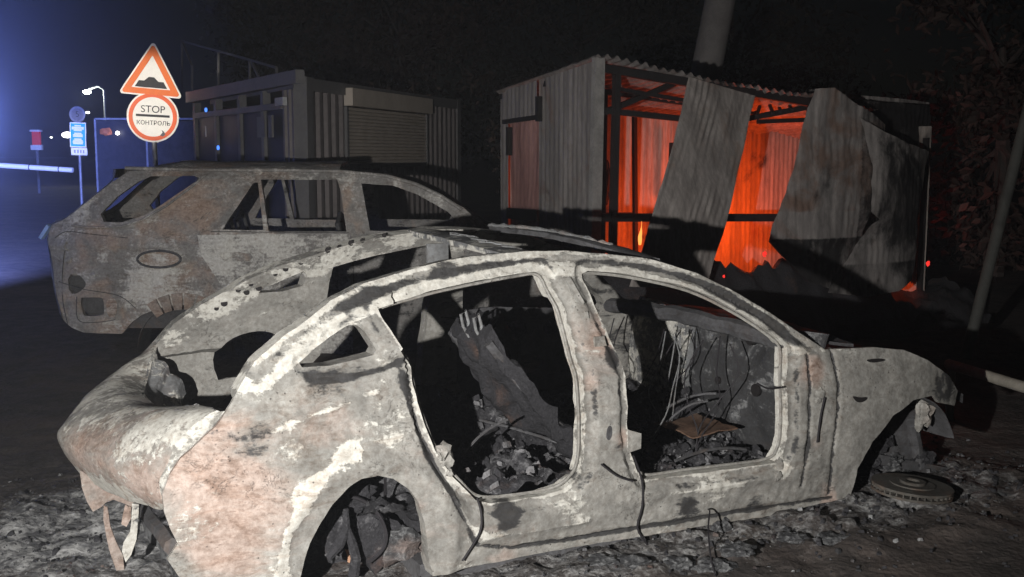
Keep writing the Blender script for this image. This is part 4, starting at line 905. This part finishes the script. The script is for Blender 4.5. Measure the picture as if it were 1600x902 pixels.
for k in range(nsl):
    z = sz0 + k*hs; P = [[(x, -.004 - .014*math.sin(math.pi*t), z + hs*(.03 + .94*t)) for t in (0, .2, .5, .8, 1)] for x in (sx0 + .002, sx1 - .002)]
    grid_obj('shutter_slat', P, M['shutter'], kiosk, (0, .006, 0))
# glazed pavilion joined to the kiosk's left end
g1 = at_depth(305, 150, 11.9*121/91*.97)
PYAW = math.degrees(math.atan2(kc[1]-g1[1], kc[0]-g1[0])); PLn = math.hypot(kc[1]-g1[1], kc[0]-g1[0])
PF = Frame(g1[0], g1[1], PYAW)
pav = empty('glazed_pavilion', (PF.X, PF.Y, 0), PF.yaw, 'dark glass-fronted container pavilion with slanted roof beam behind the SUV', 'pavilion')
zt = lambda x: float(np.interp(x, [0, PLn], [g1[2], KH+.02]))
MB().bar((-.1, -.05, zt(0)-.02), (PLn, -.05, zt(PLn)-.02), .10, .14).build('roof_beam', M['kpost'], pav)
MB().bar((0, -.02, zt(0)-.27), (PLn-.6, -.02, zt(PLn)-.30), .05, .07).build('lower_beam', M['kpost'], pav)
for x in (.0, .95, 1.9, 2.75): MB().box((x, -.04, 0), (x+.09, .05, zt(x)-.10)).build('mullion', M['kpost'], pav)
for x0, x1 in ((.09, .95), (1.04, 1.9), (1.99, 2.75), (2.84, PLn-.62)):
    if x1 - x0 > .1: MB().box((x0, 0, .1), (x1, .02, zt(x0)-.30)).build('glass_pane', M['glass'], pav)
P = []
x = PLn-.60
while x < PLn-.02:
    for dx, d in ((0, 0), (.05, 0), (.07, .03), (.12, .03), (.14, 0)):
        if x+dx < PLn-.02: P.append([(x+dx, d-.03, .25), (x+dx, d-.03, zt(x)-.10)])
    x += .14
grid_obj('ribbed_wall', P, M['kwall'], pav, None, None, 20)
gk = KF.loc(g1); A_, B_ = (0.06, .15), (KL-.05, .15); C_, D_ = (KL-.05 + gk[0]*.9, gk[1]*.9), (gk[0] + .12, gk[1] - .15)
foot = [A_, B_, C_, D_]; z_ = [KH-.05, KH-.05, KH-.25, float(g1[2])-.05]
mesh_obj('roof_deck', [(x, y, z) for (x, y), z in zip(foot, z_)] + [(x, y, z-.06) for (x, y), z in zip(foot, z_)], [(0,1,2),(0,2,3),(4,6,5),(4,7,6),(0,4,5,1),(1,5,6,2),(2,6,7,3),(3,7,4,0)], M['kpost'], kiosk, False)
mesh_obj('end_wall', [(*B_, .1), (*C_, .1), (*C_, KH-.32), (*B_, KH-.12)], [(0,1,2,3)], M['kwall'], kiosk, False)
mesh_obj('back_wall', [(*C_, .1), (*D_, .1), (*D_, float(g1[2])-.12), (*C_, KH-.32)], [(0,1,2,3)], M['kwall'], kiosk, False)
for px0, px1, py0, py1 in ((404,415,182,215),(421,426,180,215)):
    a, b = PF.plane(px0, py1, -.06), PF.plane(px1, py0, -.06); MB().box((a[0], -.075, a[2]), (b[0], -.05, b[2])).build('notice_board', M['kpost'], pav)
a, b = PF.plane(435, 166, -.06), PF.plane(447, 152, -.06); MB().box((a[0], -.10, a[2]), (b[0], -.05, b[2])).build('wall_lamp_box', plain('pale_box', (.4,.4,.4), .5), pav)
for k, (px, py) in enumerate(((323,172),(342,231))):
    p = PF.plane(px, py, -.07); mb = MB().disc(p, .028, .02, (0,-1,0), 12); mb.build('blue_window_glint', glow('blue_glint', (.08,.25,1.0), 1.6), pav)  # glowing discs stand in for blue lights reflected in the panes
p0, p1 = PF.plane(322, 214, -.06), PF.plane(321, 197, -.06); MB().bar(p0, p1, .015, .01).build('light_gap_strip', plain('bright_strip', (.8,.8,.8), .4), pav)  # white bar stands in for light showing through a gap
# lattice frame above the pavilion
tr = empty('roof_lattice_frame', (PF.X, PF.Y, 0), PF.yaw, 'thin steel lattice frame standing above the glazed pavilion', 'frame')
q = lambda px, py, y=.9: PF.plane(px, py, y)
for a, b in [((284,64),(348,82)),((348,82),(392,94)),((392,94),(432,106)),((284,64),(284,150)),((341,80),(341,140)),((390,94),(390,124)),((392,94),(404,120)),((432,106),(432,118)),((300,150),(300,104)),((300,104),(284,64))]:
    MB().bar(q(*a), q(*b), .03).build('frame_bar', M['kpost'], tr)

# ================================================================== checkpoint signs
M['s_white'] = plain('sign_white', (.85,.83,.78), .45, var=.06, scale=12, bump=0); M['s_red'] = plain('sign_red', (.78,.13,.04), .45, var=.08, bump=0); M['s_orange'] = plain('sign_orange_red', (.80,.17,.03), .45, var=.08, bump=0)
M['s_black'] = plain('sign_black', (.025,.025,.028), .5, bump=0); M['s_teal'] = plain('sign_teal', (.03,.42,.50), .45, var=.08, bump=0); M['s_grey'] = plain('sign_grey', (.13,.13,.15), .5, bump=0); M['pole'] = plain('galvanised_pole', (.22,.22,.23), .5, .3)
def text_mesh(name, txt, size, loc, mat, parent, width=None, bold=.0):
    cu = bpy.data.curves.new(name, 'FONT'); cu.body = txt; cu.size = size; cu.align_x = 'CENTER'; cu.align_y = 'CENTER'; cu.extrude = .0015; cu.offset = bold
    ob = bpy.data.objects.new(name, cu); sc.collection.objects.link(ob)
    dg = bpy.context.evaluated_depsgraph_get(); m = bpy.data.meshes.new_from_object(ob.evaluated_get(dg)); bpy.data.objects.remove(ob)
    v = np.array([x.co for x in m.vertices]); s = 1.0
    if width: s = width/(v[:, 0].max() - v[:, 0].min())
    for x in m.vertices: cx, cy, cz = x.co; x.co = (cx*s + loc[0], loc[1] - cz, cy*(s if width else 1) + loc[2])
    m.materials.clear(); m.materials.append(mat)
    return link(bpy.data.objects.new(name, m), parent)
def flat(name, pts, y0, y1, mat, parent):   # flat plate in the x-z plane
    n = len(pts); V = [(x, y0, z) for x, z in pts] + [(x, y1, z) for x, z in pts]
    return mesh_obj(name, V, [tuple(range(n)), tuple(range(n, 2*n))[::-1]] + [((i+1) % n, i, i+n, (i+1) % n + n) for i in range(n)], mat, parent, False)
circ = lambda r, n=48, cx=0, cz=0: [(cx + r*math.cos(2*math.pi*k/n), cz + r*math.sin(2*math.pi*k/n)) for k in range(n)]
def ringplate(name, r0, r1, y0, y1, mat, parent, n=48):
    mb = MB().disc((0, y1, 0), r0, y1-y0, (0,-1,0), n, r1); return mb.build(name, mat, parent, False)
SD_ = 15.6; sc_ = at_depth(239, 183, SD_); ppm = SD_/FPX
def rtri(s, r, cz=0):     # equilateral triangle with round corners, side s
    h = s*math.sqrt(3)/2; C = [(-s/2, -h/3), (s/2, -h/3), (0, 2*h/3)]; out = []
    for k, (x, z) in enumerate(C):
        d = math.hypot(x, z); x, z = x*(1 - 2*r/d), z*(1 - 2*r/d); a0 = math.atan2(z, x)
        for t in np.linspace(-math.pi/3, math.pi/3, 6): out.append((x + r*math.cos(a0+t), z + r*math.sin(a0+t) + cz))
    return out
sign = empty('stop_control_sign', (sc_[0], sc_[1], sc_[2]), math.atan2(-sc_[0], sc_[1])*.4, 'round red-rimmed STOP КОНТРОЛЬ sign below the triangle', 'sign')
r = 39*ppm
flat('sign_plate', circ(r), -.012, 0, M['s_white'], sign); ringplate('red_ring', r*.93, r*.775, -.0165, -.0125, M['s_red'], sign)
text_mesh('lettering', 'STOP', .15, (0, -.015, .10), M['s_black'], sign, r*.92); text_mesh('lettering', 'КОНТРОЛЬ', .1, (.01, -.015, -.085), M['s_black'], sign, r*1.28)
flat('black_bar', [(-.225,.0),(.225,.0),(.225,.032),(-.225,.032)], -.016, -.0122, M['s_black'], sign)
flat('black_smudge', [(.10,-.25),(.135,-.205),(.12,-.17),(.15,-.19),(.175,-.23),(.14,-.26)], -.0185, -.017, M['s_grey'], sign)
sign.rotation_euler = (0, R(3), sign.rotation_euler[2])
tp = at_depth(237, 121.5, SD_)
tri = empty('bump_warning_sign', (tp[0], tp[1], tp[2]), sign.rotation_euler[2], 'white triangular road-bump warning sign with orange border on the pole top', 'sign')
s = 97*ppm; flat('sign_plate', rtri(s, .035), -.012, 0, M['s_white'], tri)
def ring2(name, o_, i_, y0, y1, mat, parent):
    n = len(o_); V = [(x, y0, z) for x, z in o_] + [(x, y0, z) for x, z in i_] + [(x, y1, z) for x, z in o_] + [(x, y1, z) for x, z in i_]; F = []
    for k in range(n):
        j = (k+1) % n; F += [(k, j, n+j, n+k), (2*n+j, 2*n+k, 3*n+k, 3*n+j), (j, k, 2*n+k, 2*n+j), (n+k, n+j, 3*n+j, 3*n+k)]
    return mesh_obj(name, V, F, mat, parent, False)
ring2('orange_border', rtri(s*.92, .03), rtri(s*.60, .006), -.0165, -.0125, M['s_orange'], tri)
h3 = s*.60*math.sqrt(3)/6
bumps = [(-s*.25, -h3+.012), (s*.25, -h3+.012), (s*.19, -h3+.10), (s*.11, -h3+.10), (s*.04, -h3+.155), (-s*.04, -h3+.155), (-s*.11, -h3+.10), (-s*.19, -h3+.10)]
flat('bump_symbol', bumps, -.0172, -.0124, M['s_black'], tri); tri.rotation_euler = (0, R(5), tri.rotation_euler[2])
pole = MB().tube([(sc_[0]+.03, sc_[1]+.04, 0), (sc_[0]-.03, sc_[1]+.04, tp[2]+.25)], .035, 10).build('sign_pole', M['pole']); tag(pole, 'grey steel pole carrying the triangle and the STOP sign', 'pole')
aim(sign_spot, (sc_[0] + .0, sc_[1], sc_[2] + .25))

D2 = 36.0
def far_sign(px, py): return at_depth(px, py, D2)
p5 = far_sign(121, 179); s5 = empty('speed_limit_sign', tuple(p5), 0, 'small dim grey round sign marked 5 above the teal board', 'sign')
flat('sign_plate', circ(12.5*D2/FPX, 32), -.01, 0, M['s_grey'], s5); ringplate('rim', 12.5*D2/FPX, 9.5*D2/FPX, -.014, -.0102, plain('faded_rim', (.2,.2,.22), .5, bump=0), s5, 32); text_mesh('lettering', '5', .26, (0, -.013, 0), M['s_black'], s5)
pb_ = far_sign(122, 211); ib = empty('teal_notice_board', tuple(pb_), 0, 'teal notice board with white border and lines of white text', 'sign'); ib.rotation_euler = (0, R(2), 0)
bw, bh = 12.5*D2/FPX, 19*D2/FPX
flat('board_plate', [(-bw,-bh),(bw,-bh),(bw,bh),(-bw,bh)], -.012, 0, M['s_white'], ib); flat('teal_field', [(-bw*.88,-bh*.92),(bw*.88,-bh*.92),(bw*.88,bh*.92),(-bw*.88,bh*.92)], -.017, -.0125, M['s_teal'], ib)
for k, (f, wd) in enumerate([(.74,.4),(.60,.75),(.48,.75),(.36,.5),(.12,.45),(0,.6),(-.12,.6),(-.34,.45),(-.46,.6),(-.58,.65),(-.70,.6)]): flat('text_line', [(-bw*wd, bh*f-.022),(bw*wd, bh*f-.022),(bw*wd, bh*f+.022),(-bw*wd, bh*f+.022)], -.021, -.0175, M['s_white'], ib)
pw = far_sign(124, 237); wp = empty('white_plate', tuple(pw), 0, 'small white plate with faint marks under the teal board', 'sign'); wp.rotation_euler = (0, R(2), 0)
flat('plate', [(-bw,-.115),(bw,-.115),(bw,.115),(-bw,.115)], -.012, 0, M['s_white'], wp)
for k, x in enumerate((-.14, -.04, .05, .14)): flat('mark', [(x-.025,-.05),(x+.025,-.05),(x+.025,.05),(x-.025,.05)], -.015, -.0122, plain('faint_print', (.35,.34,.33), .5, bump=0), wp)
o = MB().tube([(pb_[0], D2+.05, 0), (pb_[0], D2+.05, p5[2]+.2)], .05, 8).build('sign_pole', M['pole']); tag(o, 'grey pole behind the teal notice board', 'pole')
board_spot = lamp('added_board_spot', 'SPOT', (-14.5, 15.0, 2.6), 6500, (1.0, .97, .92), spot_size=R(4.6), spot_blend=.5, shadow_soft_size=.08); aim(board_spot, (pb_[0]-.05, D2, pb_[2]+.05))  # added narrow spot that brightens the teal board

# boom barrier, lamp, booth and far lights at the checkpoint
D3 = 33.0
b0, b1 = at_depth(-40, 256, D3), at_depth(114, 266, D3)
boom = empty('barrier_boom', (float(b1[0]), D3, 0), 0, 'white horizontal barrier boom at the far left', 'barrier')
L = lambda t: (float(b0[0]*(1-t) + b1[0]*t - b1[0]), 0, float(b0[2]*(1-t) + b1[2]*t))
mb = MB().tube([L(0), L(1)], .075, 10); mb.build('boom_pole', M['s_white'], boom)
for t in (.56, .86): mb = MB().tube([L(t-.004), L(t+.004)], .085, 10); mb.build('boom_clamp', M['blk'], boom)
MB().bar((L(0)[0], 0, 0), (L(0)[0], 0, L(0)[2]), .3, .3).build('boom_post', M['kpost'], boom)
boom_spot = lamp('added_boom_spot', 'SPOT', (-4.2, -3.0, 1.0), 9000, (.95, .97, 1.0), spot_size=R(5.5), spot_blend=.8, shadow_soft_size=.1); aim(boom_spot, (float(b1[0])-1.3, D3, 1.3))  # added narrow spot that brightens the barrier boom
ps = at_depth(136, 144, 60.0)
sl = empty('street_lamp', (float(ps[0]), 60.0, 0), 0, 'lit street lamp glaring white above the checkpoint', 'street lamp')
MB().tube([(.9, 0, 0), (.9, 0, ps[2]+.1), (.6, 0, ps[2]+.3), (.1, 0, ps[2]+.15)], .06, 8).build('lamp_post', M['pole'], sl)
lump('lamp_head', (0, 0, float(ps[2])), .17, glow('lamp_white', (.95, 1.0, .88), 60.0), sl, .0, 0, 2, (1.3, 1, .6))
lamp('street_lamp_light', 'POINT', (float(ps[0]), 59.5, float(ps[2])-.3), 250, (.9, 1.0, .85), shadow_soft_size=.15)
bo = at_depth(151, 242, 30.0); bt = at_depth(215, 186, 30.0)
booth = empty('guard_booth', (float(bo[0]), 30.0, 0), 0, 'dark glazed guard booth behind the STOP sign', 'booth')
bw_, bz = float(bt[0]-bo[0]), float(bt[2])
MB().box((0, .04, 0), (bw_*2.4, 2.2, bz-.06)).build('booth_body', plain('booth_dark', (.045,.045,.05), .8), booth)
for a, b in (((0,0,0),(0,0,bz)), ((0,0,bz),(bw_*2.4,0,bz)), ((bw_*1.2,0,0),(bw_*1.2,0,bz))): MB().bar(a, b, .05).build('booth_frame', M['pole'], booth)
MB().box((.03, .0, .9), (bw_*1.2-.03, .03, bz-.04)).build('booth_window', M['glass'], booth)
pp = at_depth(182, 208, 29.8); lump('glass_glint', (float(pp[0]-bo[0]), -.12, float(pp[2])), .05, glow('booth_glint', (1, .97, .9), 12), booth, 0, 0, 2)  # glowing ball stands in for a bright reflection in the glass
pp = at_depth(163, 206, 29.8)
lump('orange_reflection', (float(pp[0]-bo[0]), -.10, float(pp[2])), .13, plain('orange_reflection_tone', (.55,.16,.06), .8), booth, .4, 2, 2, (1.2,.5,.8))  # orange lump stands in for a reflection in the booth glass
kp_ = at_depth(57, 216, 50.0)
pump = empty('red_white_pillar', (float(kp_[0]), 50.0, 0), 0, 'small red and white pillar in the far distance above the barrier', 'pillar')
MB().box((-.16, -.1, kp_[2]-.30), (.16, .1, kp_[2]+.28)).build('red_panel', glow('lit_red_panel', (.8,.05,.08), .30), pump); MB().box((-.24, -.12, kp_[2]+.281), (.24, .1, kp_[2]+.36)).build('top_cap', M['s_white'], pump); MB().box((-.24, -.1, kp_[2]-.52), (.24, .1, kp_[2]-.301)).build('foot', M['s_white'], pump); MB().box((-.05, 0, 0), (.05, .05, kp_[2]-.521)).build('stem', M['pole'], pump)
for k, (px, py, rr, d, lab) in enumerate(((105,211,.16,48,'white far lamp left of the teal board'), (80,215,.05,70,'tiny far white lamp between the red pillar and the board'), (137,176,.07,55,'small far white lamp below the street lamp'))):
    c = at_depth(px, py, d); o = lump('distant_lamp', (0,0,0), rr, glow('far_lamp_white', (1, 1, .96), 8), None, 0, k, 2, (1.5,1,.8)); o.location = tuple(c); tag(o, lab, 'lamp', 'distant lamps at the checkpoint')

# ================================================================== poles, kerb, trees
pa, pb2 = at_depth(1137, -60, 13.6), at_depth(1100, 130, 13.6)
d = (pa - pb2)/(pa[2]-pb2[2]); base = pb2 - d*pb2[2]
o = MB().tube([base, base + d*9], [.20, .15], 14).build('concrete_pole', plain('concrete', (.13,.12,.115), .9, var=.25)); tag(o, 'tall leaning concrete utility pole behind the shed', 'pole')
p1, p2 = on_ground(1512, 555), at_depth(1600, 190, 9.0)
p1 = on_ground(1509, 560); p2 = at_depth(1603, 185, p1[1]+.0)
dd = (p2-p1)/(p2[2]-p1[2]); o = MB().tube([p1 + dd*0, p1 + dd*5], [.05, .045], 10).build('thin_post', plain('thin_post_grey', (.05,.05,.045), .8)); tag(o, 'thin leaning metal post at the right edge', 'post')
k0, k1 = on_ground(1482, 569, .36), on_ground(1625, 613, .36)
rail = empty('low_pipe_rail', (float(k0[0]), float(k0[1]), 0), 0, 'pale low pipe rail beyond the nose of the saloon at the right edge', 'rail')
dk = k1 - k0; mrail = plain('rail_paint', (.26,.24,.20), .8, var=.3, scale=9)
MB().tube([(0, 0, .36), tuple(np.array((0, 0, .36)) + np.array((dk[0], dk[1], 0))*1.8)], .035, 10).build('pipe', mrail, rail)
for t_ in (.04, 1.5): MB().tube([(dk[0]*t_, dk[1]*t_, 0), (dk[0]*t_, dk[1]*t_, .34)], .03, 8).build('rail_post', mrail, rail)

def leafmat(name, col):
    t = NT(name); a = t.noise(1.4, 4); return t.done(t.mix(t.ramp(a, .3, .7), tuple(x*.5 for x in col), tuple(x*1.3 for x in col)), .7)
M['leaf'] = leafmat('dark_leaves', (.040,.036,.030)); M['leaf2'] = leafmat('dry_leaves', (.055,.038,.032)); M['bark'] = plain('bark', (.06,.05,.045), .9)
def tree(X, Y, h, rad, n, label, mat, seed, zc=.62, sq=.62):
    rd = random.Random(seed); t = empty('tree', (X, Y, 0), 0, label, 'tree', 'trees behind the lot'); mb = MB()
    mb.tube([(0,0,0), (.08,0,h*.3), (.0,.05,h*.7)], [.16,.12,.05], 8); cl = []
    for k in range(46):
        a, b = rd.random()*6.283, rd.random(); rr = rad*(.25 + .75*rd.random()**.5)
        c = Vector((rr*math.cos(a), rr*math.sin(a), h*zc + (b-.5)*2*h*(1-zc)*1.0*sq*1.5)); cl.append(c)
        if k % 3 == 0: mb.tube([(0, 0, h*.35 + .3*h*b), tuple(c*.6 + Vector((0,0,h*.18))), tuple(c)], [.04,.025,.008], 5)
    mb.build('trunk', M['bark'], t); V, F = [], []
    for k in range(n):
        c = cl[rd.randrange(len(cl))] + Vector((rd.gauss(0,1), rd.gauss(0,1), rd.gauss(0,.8)))*rad*.16
        u = Vector((rd.gauss(0,1), rd.gauss(0,1), rd.gauss(0,1))).normalized(); v = u.orthogonal().normalized(); s = rd.uniform(.05, .12); b = len(V)
        V += [tuple(c - u*s), tuple(c + v*s*.5), tuple(c + u*s), tuple(c - v*s*.5 + u.cross(v)*s*.2)]; F.append((b, b+1, b+2, b+3))
    mesh_obj('crown', V, F, mat, t, False); return t
tree(-2.6, 26.5, 7.0, 2.6, 9000, 'dark tree overhanging the right end of the container kiosk', M['leaf2'], 1)
tree(1.6, 29.0, 7.5, 2.8, 8000, 'dark tree in the gap between kiosk and shed', M['leaf'], 2)
tree(-5.2, 32.0, 8.0, 2.8, 7000, 'dark tree rising behind the glazed pavilion', M['leaf'], 3)
tree(6.9, 16.0, 4.6, 1.8, 8000, 'tree lit faint red by the fire, right of the shed', M['leaf2'], 4, .55, .9)
tree(9.4, 16.5, 6.5, 2.4, 7000, 'dark tree at the far right edge beyond the thin post', M['leaf'], 5)
tree(5.0, 26.0, 7.0, 2.6, 8000, 'dark tree behind the roof of the burning shed', M['leaf'], 6)

# ================================================================== smoke haze in the night air
hz = MB().box((-640, -640, -1.0), (640, 640, 12.0)).build('haze', bpy.data.materials.new('smoke_haze'), None, False)
hm = hz.data.materials[0]; hm.use_nodes = True; ht = hm.node_tree; ht.nodes.clear()
ho = ht.nodes.new('ShaderNodeOutputMaterial'); hv = ht.nodes.new('ShaderNodeVolumePrincipled'); ht.links.new(hv.outputs[0], ho.inputs['Volume'])
hv.inputs['Color'].default_value = (.80, .82, .88, 1); hv.inputs['Density'].default_value = .0015; hv.inputs['Anisotropy'].default_value = .0
tag(hz, 'thin smoke hanging in the night air', 'smoke', kind='stuff')
